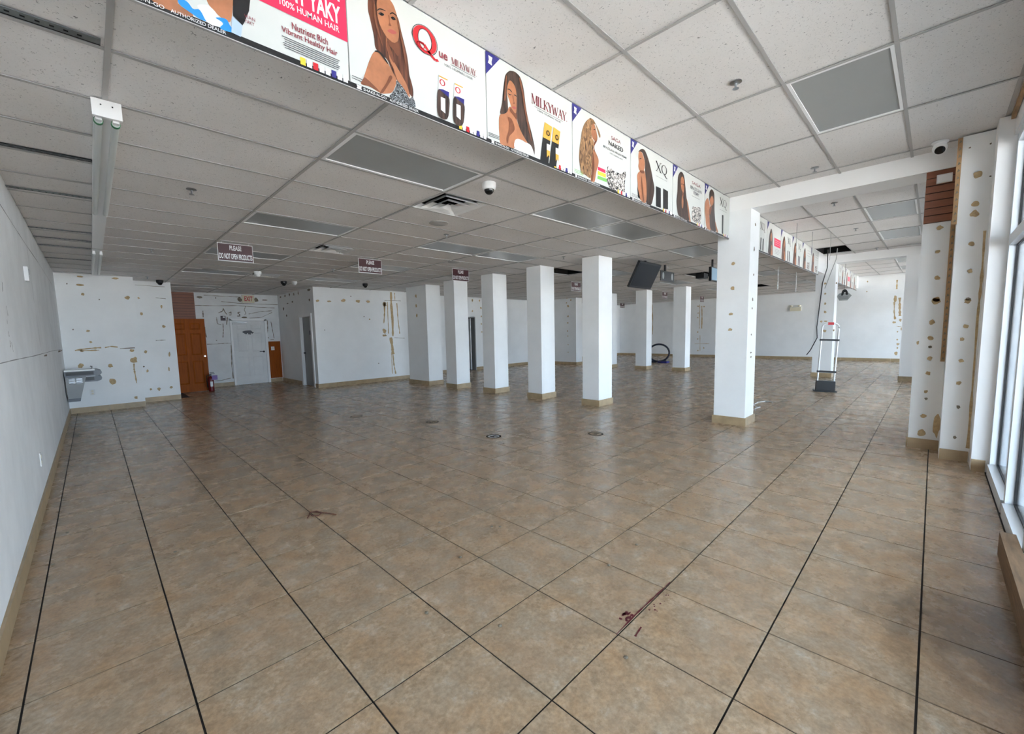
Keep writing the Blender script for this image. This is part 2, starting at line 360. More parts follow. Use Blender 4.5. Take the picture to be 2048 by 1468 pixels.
SP_SEG = [(-0.295,2.095,0.027,0.035),(0.095,1.792,0.039,0.031),(0.087,2.27,0.018,0.045),(-0.289,1.201,0.031,0.035),(-0.291,0.744,0.024,0.035),(-0.112,0.29,0.032,0.036),(-0.267,0.307,0.024,0.027),(0.123,0.31,0.036,0.028),(-0.316,2.454,0.023,0.022),(-0.351,0.851,0.017,0.018),(0.15,1.12,0.018,0.064),(0.114,0.757,0.014,0.055)]
LN_SEG = [(0.015,[(-0.082,1.46),(0.105,1.467)]),(0.012,[(-0.009,2.475),(0.183,2.455)]),(0.012,[(-0.358,2.752),(0.187,2.74)])]
LN_EXIT = [(0.02,[(1.093,2.466),(1.548,2.464),(2.186,2.488),(2.748,2.452),(3.248,2.438)]),(0.015,[(1.329,2.774),(1.819,2.759),(2.293,2.754)]),(0.02,[(1.765,2.599),(2.301,2.554),(3.353,2.546)]),(0.03,[(1.667,2.255),(1.775,2.306),(1.802,2.392),(1.827,2.295),(1.884,2.209)]),(0.03,[(1.93,2.247),(1.997,2.285),(1.99,2.186),(1.937,2.198)]),(0.03,[(2.248,2.289),(2.169,2.263),(2.221,2.214),(2.228,2.163),(2.151,2.163)]),(0.02,[(2.406,2.469),(2.364,2.354),(2.402,2.254),(2.365,2.203)]),(0.02,[(1.605,2.121),(1.611,1.926),(1.713,1.889)]),(0.03,[(1.889,2.123),(1.871,2.024),(1.851,1.901)]),(0.025,[(1.758,1.926),(1.754,1.729),(1.727,1.507)]),(0.02,[(1.299,1.312),(1.566,1.31),(1.756,1.328),(1.938,1.322)]),(0.03,[(1.924,1.277),(1.913,0.976),(1.898,0.625),(1.908,0.218)]),(0.02,[(1.297,0.19),(1.587,0.186),(1.848,0.237)]),(0.02,[(2.479,2.229),(2.808,2.311),(3.168,2.344)]),(0.015,[(2.493,2.102),(2.818,2.117),(3.165,2.291)]),(0.03,[(1.274,2.309),(1.269,2.118)]),(0.03,[(1.288,1.831),(1.293,1.638),(1.305,1.518)]),(0.03,[(3.001,2.027),(2.999,1.817),(2.977,1.607)]),(0.02,[(3.107,1.988),(3.137,1.71),(3.167,1.444)]),(0.02,[(3.054,1.394),(3.152,1.404)])]
SP_EXIT = [(1.228,2.706,0.072,0.033),(2.348,2.122,0.076,0.03),(2.976,2.686,0.096,0.016),(2.729,2.682,0.061,0.067),(2.254,2.678,0.067,0.075),(1.627,2.703,0.017,0.024),(1.553,1.418,0.017,0.012),(2.998,1.462,0.014,0.021)]
SP_RET = [(14.315,2.79,0.075,0.031),(13.928,2.774,0.072,0.026),(13.482,2.778,0.068,0.035),(13.071,2.783,0.051,0.044),(12.675,2.764,0.049,0.043),(12.292,2.769,0.033,0.051),(12.842,2.544,0.071,0.029),(13.29,2.529,0.09,0.015),(13.71,2.384,0.063,0.051),(13.463,2.153,0.053,0.041),(11.447,2.507,0.049,0.04),(14.497,2.01,0.068,0.043),(11.427,2.788,0.144,0.031)]
SP_ROOM = [(3.47,2.465,0.05,0.036),(3.798,2.465,0.056,0.026),(4.223,2.498,0.067,0.045),(4.67,2.487,0.074,0.042),(4.997,2.498,0.064,0.039),(5.017,1.955,0.026,0.024),(5.502,1.59,0.063,0.082),(5.495,1.447,0.082,0.033),(5.548,2.424,0.072,0.073),(3.621,1.644,0.015,0.015),(4.839,2.04,0.017,0.016),(5.245,0.579,0.018,0.016),(4.456,2.632,0.016,0.019)]
LN_ROOM = [(0.06,[(5.551,2.484),(5.534,2.16),(5.493,1.835)]),(0.03,[(5.652,2.508),(5.647,1.998),(5.639,1.506)]),(0.09,[(5.797,2.819),(5.785,2.41),(5.805,1.917),(5.792,1.42)]),(0.12,[(5.711,1.38),(5.751,1.088),(5.761,0.838)]),(0.05,[(5.761,0.838),(5.78,0.501),(5.831,0.201)]),(0.03,[(5.714,0.84),(5.709,0.212)]),(0.035,[(5.989,2.478),(6.002,2.001),(6.042,1.498)]),(0.02,[(5.555,2.545),(6.135,2.553)]),(0.015,[(5.836,1.369),(6.217,1.342)]),(0.03,[(5.922,2.804),(5.924,2.579)])]
SP_RP1 = [(-0.971,2.5,0.029,0.022),(-0.969,2.239,0.02,0.019),(-0.981,1.952,0.021,0.024),(-0.987,1.718,0.032,0.027)]
SP_RP1b = [(-0.987,1.696,0.035,0.036),(-0.965,1.461,0.025,0.028),(-0.963,1.281,0.029,0.028),(-0.965,1.181,0.016,0.014),(-0.968,1.052,0.024,0.025),(-0.964,0.88,0.023,0.022),(-0.957,0.668,0.016,0.02),(-0.963,0.586,0.013,0.014),(-0.951,0.384,0.025,0.022),(-0.947,0.184,0.036,0.042),(-1.065,0.301,0.032,0.144),(-0.864,1.23,0.011,0.022)]
SP_RP2 = [(-1.21,2.905,0.032,0.033),(-1.205,2.626,0.027,0.029),(-1.208,2.53,0.029,0.035),(-1.205,2.234,0.023,0.022),(-1.208,1.966,0.02,0.02),(-1.212,1.687,0.019,0.016),(-1.276,3.176,0.006,0.009),(-1.14,3.181,0.006,0.009),(-1.291,2.867,0.007,0.005)]
SP_RP2b = [(-1.208,1.666,0.024,0.022),(-1.209,1.411,0.021,0.022),(-1.192,1.279,0.016,0.021),(-1.197,1.059,0.022,0.021),(-1.193,0.825,0.019,0.021),(-1.204,0.575,0.015,0.019),(-1.196,0.25,0.014,0.017)]
SP_BIG = [(1.098,2.376,0.024,0.026),(1.098,2.026,0.03,0.03),(1.114,1.652,0.03,0.02),(1.118,1.421,0.03,0.02)]
SP_BIGF = [(5.809,2.922,0.029,0.025),(5.791,2.571,0.029,0.033),(5.803,2.21,0.022,0.017),(5.799,1.854,0.029,0.03),(5.785,1.724,0.029,0.017),(5.784,1.341,0.022,0.015),(5.799,1.075,0.037,0.013),(5.806,1.008,0.037,0.018)]
SP_FP = [(1.169,2.592,0.03,0.029),(1.157,2.31,0.023,0.025),(1.146,2.04,0.023,0.033),(1.137,1.809,0.031,0.035),(1.133,1.291,0.04,0.037),(1.21,1.552,0.027,0.029),(1.119,1.555,0.043,0.021),(0.931,1.299,0.016,0.033),(0.924,2.578,0.016,0.024)]
SP_END = [(0.092,2.369,0.049,0.112),(0.063,1.64,0.033,0.062),(0.077,1.486,0.046,0.039),(-0.09,1.564,0.033,0.056),(-0.033,1.131,0.021,0.028),(-0.042,0.83,0.025,0.034),(-0.066,0.666,0.045,0.045),(-0.058,0.525,0.021,0.045),(-0.032,0.297,0.05,0.074),(-0.131,1.227,0.02,0.056),(0.909,3.09,0.022,0.029),(0.914,2.703,0.022,0.017)]
LN_END = [(0.05,[(0.108,2.258),(0.096,1.894),(0.071,1.668)]),(0.08,[(-0.033,2.401),(-0.048,2.081),(-0.07,1.718)]),(0.05,[(0.07,3.06),(0.065,2.728)]),(0.03,[(-0.002,1.343),(-0.127,1.311)])]
LN_END2 = [(0.06,[(7.086,2.524),(7.068,2.008),(7.07,1.417)]),(0.03,[(7.188,2.604),(7.181,1.939),(7.177,1.419)]),(0.03,[(7.391,0.653),(6.692,0.655)]),(0.03,[(7.145,1.083),(7.129,0.298)]),(0.06,[(9.669,2.761),(9.616,1.797),(9.629,1.152)])]
SP_END2 = [(7.265,2.517,0.043,0.037),(7.258,2.183,0.029,0.037),(7.265,1.961,0.022,0.037),(6.979,2.488,0.035,0.037),(7.257,1.242,0.036,0.045),(7.25,0.897,0.036,0.03),(7.231,0.315,0.033,0.038),(6.952,0.45,0.032,0.045)]
SP_BACK = [(9.583,2.723,0.035,0.053),(10.02,2.445,0.044,0.043),(9.958,2.726,0.036,0.048),(9.567,2.313,0.035,0.037),(10.029,2.112,0.036,0.038),(10.018,1.816,0.036,0.032),(10.035,1.491,0.037,0.027)]
LN_BACK = [(0.06,[(12.831,2.778),(12.846,2.3)]),(0.09,[(12.84,2.06),(12.846,1.578)]),(0.05,[(12.809,1.578),(12.839,0.972),(12.792,0.182)])]
SP_P1 = [(9.471,2.559,0.049,0.046),(9.478,2.28,0.042,0.047),(9.464,2.006,0.042,0.047)]
SP_BP = [(9.961,2.507,0.043,0.058),(9.965,2.074,0.036,0.046),(9.982,1.796,0.036,0.035),(10.0,1.448,0.029,0.029),(9.988,1.231,0.029,0.023),(10.022,2.856,0.036,0.034),(9.816,2.75,0.035,0.034),(10.045,2.651,0.029,0.029),(9.977,0.863,0.022,0.023),(9.98,0.539,0.022,0.024)]
LN_LEFT = [(0.012,[(3.066,1.341),(3.795,1.342),(5.325,1.336),(8.538,1.345),(11.336,1.323)]),(0.05,[(6.537,1.307),(7.012,1.307)]),(0.05,[(9.6,1.309),(11.055,1.309)]),(0.03,[(3.745,1.738),(3.768,1.668)]),(0.03,[(3.681,1.639),(3.678,1.606)]),(0.03,[(3.678,1.556),(3.68,1.514)]),(0.04,[(3.694,1.485),(3.685,1.438)]),(0.03,[(3.767,1.476),(3.791,1.403)]),(0.01,[(6.108,2.119),(6.102,1.913)]),(0.012,[(6.136,1.785),(6.221,1.376)]),(0.015,[(8.42,2.273),(8.596,1.951)]),(0.02,[(8.492,1.752),(8.6,1.449)]),(0.03,[(3.698,1.904),(3.652,1.834)])]
LN_LEFT2 = [(0.02,[(4.137,2.553),(4.775,2.546),(5.791,2.537),(7.47,2.545)]),(0.012,[(7.47,2.545),(10.308,2.519)]),(0.02,[(6.073,2.543),(6.099,1.918)]),(0.02,[(6.168,1.636),(6.224,1.421)])]
POSTER=[
  (1,'skin',[(0.17,0.079),(0.271,0.163),(0.262,0.091),(0.312,0.058),(0.295,0.031),(0.25,0.024),(0.192,0.027)]),
  (1,'skin',[(0.372,0.247),(0.472,0.33),(0.465,0.232),(0.457,0.149),(0.445,0.108),(0.412,0.121),(0.388,0.148),(0.369,0.185)]),
  (1,'blue',[(0.266,0.13),(0.296,0.126),(0.314,0.096),(0.338,0.108),(0.36,0.058),(0.343,0.045),(0.312,0.058),(0.268,0.088)]),
  (1,'white',[(0.331,0.132),(0.368,0.162),(0.396,0.139),(0.411,0.097),(0.421,0.06),(0.383,0.039),(0.359,0.05),(0.345,0.092)]),
  (1,'blue',[(0.394,0.1),(0.433,0.122),(0.448,0.088),(0.464,0.053),(0.433,0.038),(0.408,0.042),(0.422,0.084)]),
  (1,'black',[(0.47,0.328),(0.543,0.39),(0.53,0.253),(0.508,0.157),(0.498,0.125),(0.463,0.168)]),
  (1,'lilac',[(0.46,0.159),(0.498,0.125),(0.488,0.039),(0.451,0.043)]),
  (2,'hairbrown',[(0.168,0.911),(0.134,0.85),(0.127,0.744),(0.136,0.676),(0.148,0.593),(0.157,0.515),(0.161,0.44),(0.187,0.407),(0.229,0.383),(0.252,0.328),(0.269,0.268),(0.294,0.23),(0.336,0.201),(0.372,0.158),(0.395,0.14),(0.4,0.203),(0.389,0.28),(0.377,0.337),(0.373,0.426),(0.366,0.512),(0.352,0.602),(0.335,0.697),(0.318,0.782),(0.295,0.87),(0.266,0.933),(0.223,0.958)]),
  (2,'skin',[(0.187,0.407),(0.153,0.396),(0.124,0.312),(0.1,0.211),(0.08,0.122),(0.063,0.061),(0.115,0.067),(0.175,0.051),(0.212,0.064),(0.258,0.109),(0.287,0.226),(0.27,0.277),(0.246,0.333),(0.217,0.384)]),
  (2,'skin',[(0.236,0.589),(0.23,0.497),(0.249,0.432),(0.28,0.382),(0.322,0.302),(0.36,0.216),(0.374,0.123),(0.345,0.161),(0.306,0.211),(0.288,0.253),(0.271,0.323),(0.248,0.387),(0.241,0.462)]),
  (2,'skin',[(0.184,0.857),(0.183,0.738),(0.195,0.662),(0.218,0.61),(0.242,0.576),(0.279,0.563),(0.306,0.596),(0.318,0.685),(0.318,0.773),(0.304,0.85),(0.284,0.913),(0.253,0.94),(0.216,0.918)]),
  (2,'sequin',[(0.288,0.23),(0.326,0.195),(0.354,0.148),(0.37,0.111),(0.395,0.14),(0.411,0.055),(0.368,0.04),(0.301,0.035),(0.237,0.048),(0.258,0.105),(0.279,0.167)]),
  (2,'eye',[(0.189,0.751),(0.205,0.774),(0.226,0.772),(0.21,0.748)]),
  (2,'eye',[(0.267,0.778),(0.283,0.797),(0.299,0.785),(0.282,0.767)]),
  (2,'lip',[(0.241,0.64),(0.263,0.67),(0.298,0.674),(0.295,0.654),(0.269,0.635)]),
  (3,'skin',[(0.201,0.451),(0.127,0.365),(0.116,0.244),(0.118,0.144),(0.129,0.038),(0.198,0.045),(0.273,0.053),(0.294,0.168),(0.362,0.19),(0.443,0.174),(0.345,0.309),(0.307,0.394),(0.3,0.494),(0.234,0.52)]),
  (3,'hairdark',[(0.232,0.925),(0.195,0.861),(0.18,0.781),(0.163,0.641),(0.152,0.514),(0.132,0.383),(0.205,0.443),(0.212,0.548),(0.205,0.666),(0.215,0.753),(0.24,0.823),(0.286,0.796),(0.304,0.724),(0.307,0.644),(0.3,0.494),(0.317,0.368),(0.364,0.265),(0.423,0.186),(0.473,0.133),(0.493,0.054),(0.505,0.159),(0.476,0.309),(0.437,0.462),(0.409,0.618),(0.392,0.777),(0.374,0.871),(0.346,0.936),(0.298,0.957),(0.26,0.945)]),
  (3,'skin',[(0.238,0.822),(0.21,0.73),(0.209,0.648),(0.231,0.579),(0.253,0.51),(0.275,0.476),(0.299,0.479),(0.306,0.602),(0.304,0.724),(0.286,0.796)]),
  (3,'white',[(0.289,0.165),(0.362,0.174),(0.443,0.179),(0.478,0.135),(0.491,0.053),(0.39,0.047),(0.278,0.053)]),
  (3,'eye',[(0.214,0.666),(0.232,0.662),(0.254,0.669),(0.232,0.649)]),
  (3,'lip',[(0.253,0.525),(0.281,0.547),(0.302,0.537),(0.276,0.511)]),
  (3,'gold',[(0.628,0.546),(0.723,0.533),(0.698,0.338),(0.604,0.344)]),
  (3,'black',[(0.604,0.344),(0.698,0.338),(0.669,0.028),(0.567,0.036)]),
  (3,'gold',[(0.741,0.541),(0.831,0.523),(0.809,0.343),(0.718,0.347)]),
  (3,'black',[(0.718,0.347),(0.809,0.343),(0.77,0.035),(0.678,0.031)]),
  (4,'skin',[(0.322,0.513),(0.371,0.47),(0.408,0.398),(0.402,0.317),(0.37,0.205),(0.339,0.047),(0.278,0.051),(0.297,0.176),(0.297,0.35)]),
  (4,'hairblond',[(0.263,0.93),(0.193,0.835),(0.146,0.707),(0.129,0.594),(0.109,0.459),(0.097,0.307),(0.11,0.186),(0.132,0.089),(0.189,0.091),(0.272,0.074),(0.291,0.173),(0.303,0.353),(0.316,0.489),(0.328,0.625),(0.298,0.675),(0.298,0.783),(0.347,0.894),(0.384,0.826),(0.421,0.735),(0.44,0.766),(0.409,0.838),(0.335,0.931),(0.299,0.944)]),
  (4,'skin',[(0.311,0.875),(0.289,0.757),(0.304,0.678),(0.347,0.644),(0.381,0.666),(0.386,0.729),(0.365,0.817),(0.341,0.88)]),
  (4,'red',[(0.396,0.293),(0.524,0.294),(0.524,0.243),(0.395,0.243)]),
  (4,'yellow',[(0.393,0.23),(0.53,0.234),(0.53,0.177),(0.393,0.175)]),
  (4,'green',[(0.393,0.158),(0.55,0.167),(0.55,0.116),(0.383,0.11)]),
  (4,'zebra',[(0.537,0.237),(0.563,0.361),(0.644,0.348),(0.699,0.335),(0.812,0.356),(0.9,0.414),(0.886,0.24),(0.865,0.05),(0.7,0.042),(0.577,0.068)]),
  (5,'hairdark',[(0.223,0.927),(0.162,0.856),(0.24,0.878),(0.282,0.808),(0.308,0.717),(0.31,0.589),(0.328,0.467),(0.339,0.277),(0.342,0.055),(0.455,0.051),(0.507,0.201),(0.531,0.37),(0.493,0.516),(0.447,0.67),(0.393,0.804),(0.34,0.897),(0.289,0.944)]),
  (5,'skin',[(0.175,0.862),(0.16,0.767),(0.169,0.684),(0.161,0.605),(0.194,0.549),(0.276,0.582),(0.305,0.715),(0.265,0.826),(0.232,0.874)]),
  (5,'skin',[(0.194,0.543),(0.139,0.458),(0.148,0.336),(0.157,0.213),(0.183,0.082),(0.333,0.053),(0.343,0.343),(0.316,0.527),(0.285,0.592)]),
  (5,'black',[(0.14,0.27),(0.182,0.158),(0.207,0.077),(0.158,0.086)]),
  (5,'black',[(0.567,0.423),(0.687,0.426),(0.694,0.07),(0.572,0.061)]),
  (5,'black',[(0.744,0.446),(0.872,0.434),(0.878,0.098),(0.751,0.074)]),
  (6,'hairdark',[(0.21,0.933),(0.15,0.832),(0.136,0.685),(0.131,0.517),(0.11,0.331),(0.131,0.182),(0.177,0.069),(0.323,0.048),(0.484,0.042),(0.48,0.198),(0.426,0.395),(0.384,0.579),(0.35,0.775),(0.32,0.886),(0.272,0.94)]),
  (6,'skin',[(0.256,0.861),(0.222,0.788),(0.231,0.671),(0.264,0.574),(0.301,0.545),(0.326,0.633),(0.326,0.767),(0.302,0.843)]),
  (6,'skin',[(0.275,0.505),(0.26,0.367),(0.272,0.249),(0.299,0.257),(0.309,0.382)]),
  (6,'skin',[(0.405,0.463),(0.455,0.379),(0.498,0.229),(0.542,0.051),(0.503,0.043),(0.46,0.218)]),
  (6,'zebra',[(0.583,0.343),(0.681,0.386),(0.868,0.403),(0.868,0.073),(0.753,0.069),(0.59,0.09)]),
  (7,'skin',[(0.119,0.715),(0.022,0.61),(-0.0,0.442),(0.034,0.291),(0.099,0.051),(0.259,0.056),(0.179,0.332),(0.193,0.542)]),
  (7,'hairdark',[(0.246,0.955),(0.169,0.874),(0.159,0.735),(0.215,0.576),(0.173,0.467),(0.193,0.267),(0.24,0.058),(0.45,0.065),(0.402,0.324),(0.37,0.526),(0.358,0.801),(0.33,0.916)]),
  (7,'skin',[(0.252,0.807),(0.183,0.688),(0.203,0.599),(0.25,0.579),(0.317,0.662),(0.312,0.772)]),
  (7,'skin',[(0.404,0.283),(0.47,0.172),(0.529,0.065),(0.462,0.059)]),
  (7,'black',[(0.675,0.508),(0.732,0.509),(0.74,0.064),(0.688,0.067)]),
]
SHADE=[
  (2,'shade',[(0.244,0.569),(0.279,0.559),(0.305,0.588),(0.316,0.514),(0.301,0.459),(0.271,0.5),(0.249,0.52)]),
  (2,'shade',[(0.234,0.544),(0.235,0.475),(0.249,0.423),(0.273,0.377),(0.269,0.446),(0.252,0.504)]),
  (2,'shade',[(0.243,0.243),(0.215,0.154),(0.175,0.051),(0.193,0.058),(0.231,0.155),(0.259,0.235)]),
  (2,'shade',[(0.066,0.063),(0.082,0.124),(0.097,0.124),(0.134,0.096),(0.175,0.055),(0.115,0.067)]),
  (2,'strap',[(0.157,0.407),(0.181,0.42),(0.205,0.402),(0.234,0.352),(0.229,0.344),(0.199,0.385),(0.178,0.405),(0.156,0.396)]),
  (2,'brow',[(0.181,0.775),(0.2,0.804),(0.231,0.81),(0.232,0.804),(0.201,0.795),(0.182,0.767)]),
  (2,'brow',[(0.262,0.808),(0.281,0.832),(0.306,0.821),(0.305,0.814),(0.281,0.822),(0.263,0.8)]),
  (2,'shade',[(0.251,0.779),(0.256,0.726),(0.248,0.692),(0.267,0.7),(0.259,0.724),(0.256,0.782)]),
  (2,'gloss',[(0.161,0.797),(0.16,0.695),(0.177,0.581),(0.207,0.473),(0.192,0.566),(0.173,0.688),(0.17,0.804)]),
  (2,'gloss',[(0.305,0.79),(0.326,0.628),(0.342,0.495),(0.358,0.361),(0.352,0.502),(0.334,0.67),(0.315,0.797)]),
  (3,'shade',[(0.239,0.512),(0.28,0.471),(0.299,0.476),(0.3,0.401),(0.27,0.437),(0.233,0.468)]),
  (3,'shade',[(0.208,0.384),(0.25,0.375),(0.277,0.274),(0.218,0.163),(0.203,0.073),(0.19,0.128),(0.215,0.244),(0.221,0.329)]),
  (3,'brow',[(0.212,0.71),(0.233,0.718),(0.256,0.701),(0.252,0.694),(0.23,0.706),(0.212,0.7)]),
  (3,'brow',[(0.279,0.684),(0.303,0.683),(0.303,0.674),(0.279,0.674)]),
  (3,'shade',[(0.26,0.658),(0.271,0.592),(0.261,0.571),(0.282,0.576),(0.275,0.605),(0.267,0.662)]),
  (3,'gloss',[(0.335,0.899),(0.362,0.759),(0.388,0.564),(0.425,0.37),(0.464,0.216),(0.446,0.381),(0.404,0.594),(0.377,0.779),(0.35,0.908)]),
  (3,'gloss',[(0.194,0.84),(0.181,0.712),(0.169,0.564),(0.185,0.573),(0.194,0.72),(0.205,0.837)]),
  (4,'shade',[(0.334,0.628),(0.377,0.659),(0.334,0.562),(0.346,0.492),(0.322,0.513)]),
  (4,'shade',[(0.31,0.464),(0.334,0.3),(0.309,0.06),(0.284,0.056),(0.299,0.242)]),
  (4,'brow',[(0.325,0.802),(0.347,0.816),(0.349,0.809),(0.327,0.793)]),
  (5,'shade',[(0.194,0.549),(0.276,0.582),(0.285,0.541),(0.219,0.521)]),
  (5,'shade',[(0.228,0.48),(0.254,0.311),(0.291,0.078),(0.265,0.077),(0.23,0.302)]),
  (5,'brow',[(0.184,0.753),(0.216,0.773),(0.22,0.762),(0.187,0.742)]),
  (6,'brow',[(0.237,0.71),(0.269,0.721),(0.269,0.709),(0.237,0.698)]),
  (6,'brow',[(0.291,0.717),(0.32,0.722),(0.321,0.71),(0.291,0.705)]),
  (6,'shade',[(0.264,0.574),(0.305,0.546),(0.312,0.481),(0.275,0.493)]),
  (7,'shade',[(0.193,0.542),(0.262,0.576),(0.222,0.399),(0.181,0.387)]),
]
# ================================================================ STRUCTURE
px = lambda val: (lambda u, v: (val, u, v))       # surface x = val, coordinates (y, z)
py = lambda val: (lambda u, v: (u, val, v))       # surface y = val, coordinates (x, z)
def solid(x, y):                                  # inside the blocks that stand behind the sales floor
    return (x < -.43 and y > 11.25) or (x < .30 and y > 11.97) or (y > 14.25) or (3.36 < x < 6.6 and y > 11.15) or (x >= 6.6 and y > 11.6)
def inview(x, y, z):
    d = Vector((x, y, z))-CAM; f = d.dot(fw)
    if f < .15: return 0
    u = FPX*d.dot(r2)/f; v = FPX*d.dot(u2)/f
    return (1/d.length_squared) if abs(u+0) < 1250 and abs(v) < 980 else 0
# ---- floor
floor = S(BX(XL-.2, XE+.2, -1.6, 14.6, -.2, -.004).build('floor', m_grout))
cells = []
for i in range(-4, 42):
    for j in range(-3, 29):
        x0, x1, y0, y1 = max(i*T, XL)+.004, min((i+1)*T, XE)-.004, max(j*T, YF)+.004, min((j+1)*T, 14.25)-.004
        if x1-x0 < .02 or y1-y0 < .02: continue
        if solid((x0+x1)/2, (y0+y1)/2) and solid(x0, y0): continue
        cells.append((inview((x0+x1)/2, (y0+y1)/2, 0)*(x1-x0), x0, x1, y0, y1))
cells.sort(key=lambda c: -c[0]); cache = {}
rest = MB()
for n, (q, x0, x1, y0, y1) in enumerate(cells):
    if n < 300:
        k = (round(x1-x0, 3), round(y1-y0, 3))
        if k not in cache: cache[k] = BX(-k[0]/2, k[0]/2, -k[1]/2, k[1]/2, -.0045, 0).mesh('floor_tile', m_floor)
        put('floor_tile', cache[k], floor, ((x0+x1)/2, (y0+y1)/2, random.uniform(-.0004, .0004)))
    else: rest.box(x0, x1, y0, y1, -.0045, 0)
stuff(rest.build('distant_floor_tile', m_floor, floor))
# ---- walls
wl = S(BX(XL-.2, XL, -1.6, 14.6, 0, 3.7).build('wall_left', m_wallold))
marks(wl, [], [(wd*.6, P) for wd, P in LN_LEFT+LN_LEFT2], px(XL+.002), 'wall_crack', mats=[m_gluedark, m_crack])
wpil = S(BX(XL, -.43, 11.25, 14.6, 0, 3.7).build('wall_back_left', m_wall)); marks(wpil, SP_PIL, LN_PIL, py(11.248))
wseg = S(BX(-.43, .30, 11.97, 14.6, 0, 3.7).build('wall_back_step', m_wall)); marks(wseg, SP_SEG, LN_SEG, py(11.968))
wex = S(BX(.30, 3.36, 14.25, 14.6, 0, 3.7).build('wall_back_recess', m_wallold)); marks(wex, SP_EXIT, LN_EXIT, py(14.248), mats=[m_gluedark, m_gluedark])
mb = MB().box(3.36, 3.50, 12.36, 14.3, 0, 3.7).box(3.36, 3.50, 11.15, 11.42, 0, 3.7).box(3.36, 3.50, 11.42, 12.36, 2.09, 3.7)
mb.box(3.50, 6.6, 11.15, 11.30, 0, 3.7).box(6.45, 6.6, 11.3, 14.6, 0, 3.7).box(3.5, 6.45, 14.3, 14.6, 0, 3.7)
wroom = S(mb.build('wall_storeroom', m_wall)); marks(wroom, SP_ROOM, LN_ROOM, py(11.148)); marks(wroom, SP_RET, [], px(3.358), dark=range(20))
mb = MB().box(6.6, 9.10, 11.6, 11.8, 0, 3.7).box(9.68, XE, 11.6, 11.8, 0, 3.7).box(9.10, 9.68, 11.6, 11.8, 2.08, 3.7)
wback = S(mb.build('wall_back_right', m_wall)); marks(wback, SP_BACK, LN_BACK, py(11.598))
mb = MB().box(8.6, 8.7, 11.8, 14, 0, 2.8).box(10.2, 10.3, 11.8, 14, 0, 2.8).box(8.7, 10.2, 13.9, 14, 0, 2.8).box(8.6, 10.3, 11.8, 14, 2.8, 2.9).box(8.7, 10.2, 11.8, 13.9, -.02, 0)
S(mb.build('wall_back_closet', m_closet))
wend = S(BX(XE, XE+.2, -1.6, 11.8, 0, 3.7).build('wall_right', m_wall)); marks(wend, SP_END+SP_END2, LN_END+LN_END2, px(XE-.002))
S(BX(XL-.3, XE+.3, -1.75, 14.7, 3.7, 3.9).build('roof_slab', m_conc))
# storefront wall: header, piers, unseen infill narrowing the far windows for the light
mb = MB().box(XL-.2, XE+.2, -1.6, -1.40, 3.12, 3.7).box(XL-.2, -1.5, -1.6, -1.40, 0, 3.12).box(13.43, 13.9, -1.6, -.42, 0, 3.114).box(20.5, XE, -1.6, -1.4, 0, 3.12).box(13.9, 14.96, -1.6, -1.4, 0, 3.12).box(12.54, 13.43, -1.6, -1.4, 0, 3.12).box(6.05, 7.16, -1.6, -1.4, 0, 3.12)
mb.box(4.92, 5.235, -1.6, -1.305, 0, 3.30)
wf = S(mb.build('wall_front', m_white))
pier = S(MB().box(5.64, 6.05, -1.6, -.835, 0, 3.30).box(5.235, 5.64, -1.6, -1.09, 0, 3.30).build('wall_front_pier', m_wall))
marks(pier, SP_RP1+SP_RP1b, [], px(5.638)); marks(pier, SP_RP2+SP_RP2b, [(.026, [(-1.285, 2.35), (-1.29, 1.9), (-1.285, 1.5), (-1.29, .9), (-1.292, .15)])], px(5.233))
# raw edge strips of the torn-off fittings
for (x, y, z0, z1) in ((5.62, -1.075, 1.02, 2.62), (5.215, -1.078, 2.45, 3.29)):
    e = BX(x, x+.03, y-.012, y+.022, z0, z1).build('raw_edge_strip', m_wood, pier)
    mb = MB(); z = z0+.03
    while z < z1-.03:
        flat(mb, [(y-.008, z), (y+.014, z-.012), (y+.006, z+.022)], px(x-.001)); z += .07
    mb.build('strip_notch', m_gluedark, e)
# brown slat boards on the pier and over the brown door
def slats(parent, u0, u1, z0, z1, n, box):
    h = (z1-z0)/n; q = box(u0, u1, z0, z1)
    if q[1]-q[0] < .05: q = (q[1]-.004, q[1]-.0005, *q[2:])
    else: q = (q[0], q[1], q[3]-.004, q[3]-.0005, *q[4:])
    BX(*q).build('slat_backing', m_slatback, parent)
    for k in range(n): BX(*box(u0, u1, z0+k*h+.004, z0+(k+1)*h-.004)).build('slat', m_brown, parent)
slats(pier, -1.07, -.84, 2.56, 3.12, 7, lambda a, b, c, d: (5.618, 5.64, a, b, c, d))
slats(wex, .31, 1.085, 2.05, 2.84, 10, lambda a, b, c, d: (a, b, 14.23, 14.25, c, d))
BX(2.975, 3.34, 14.235, 14.25, .125, 1.34).build('oak_wainscot', m_oak, wex)
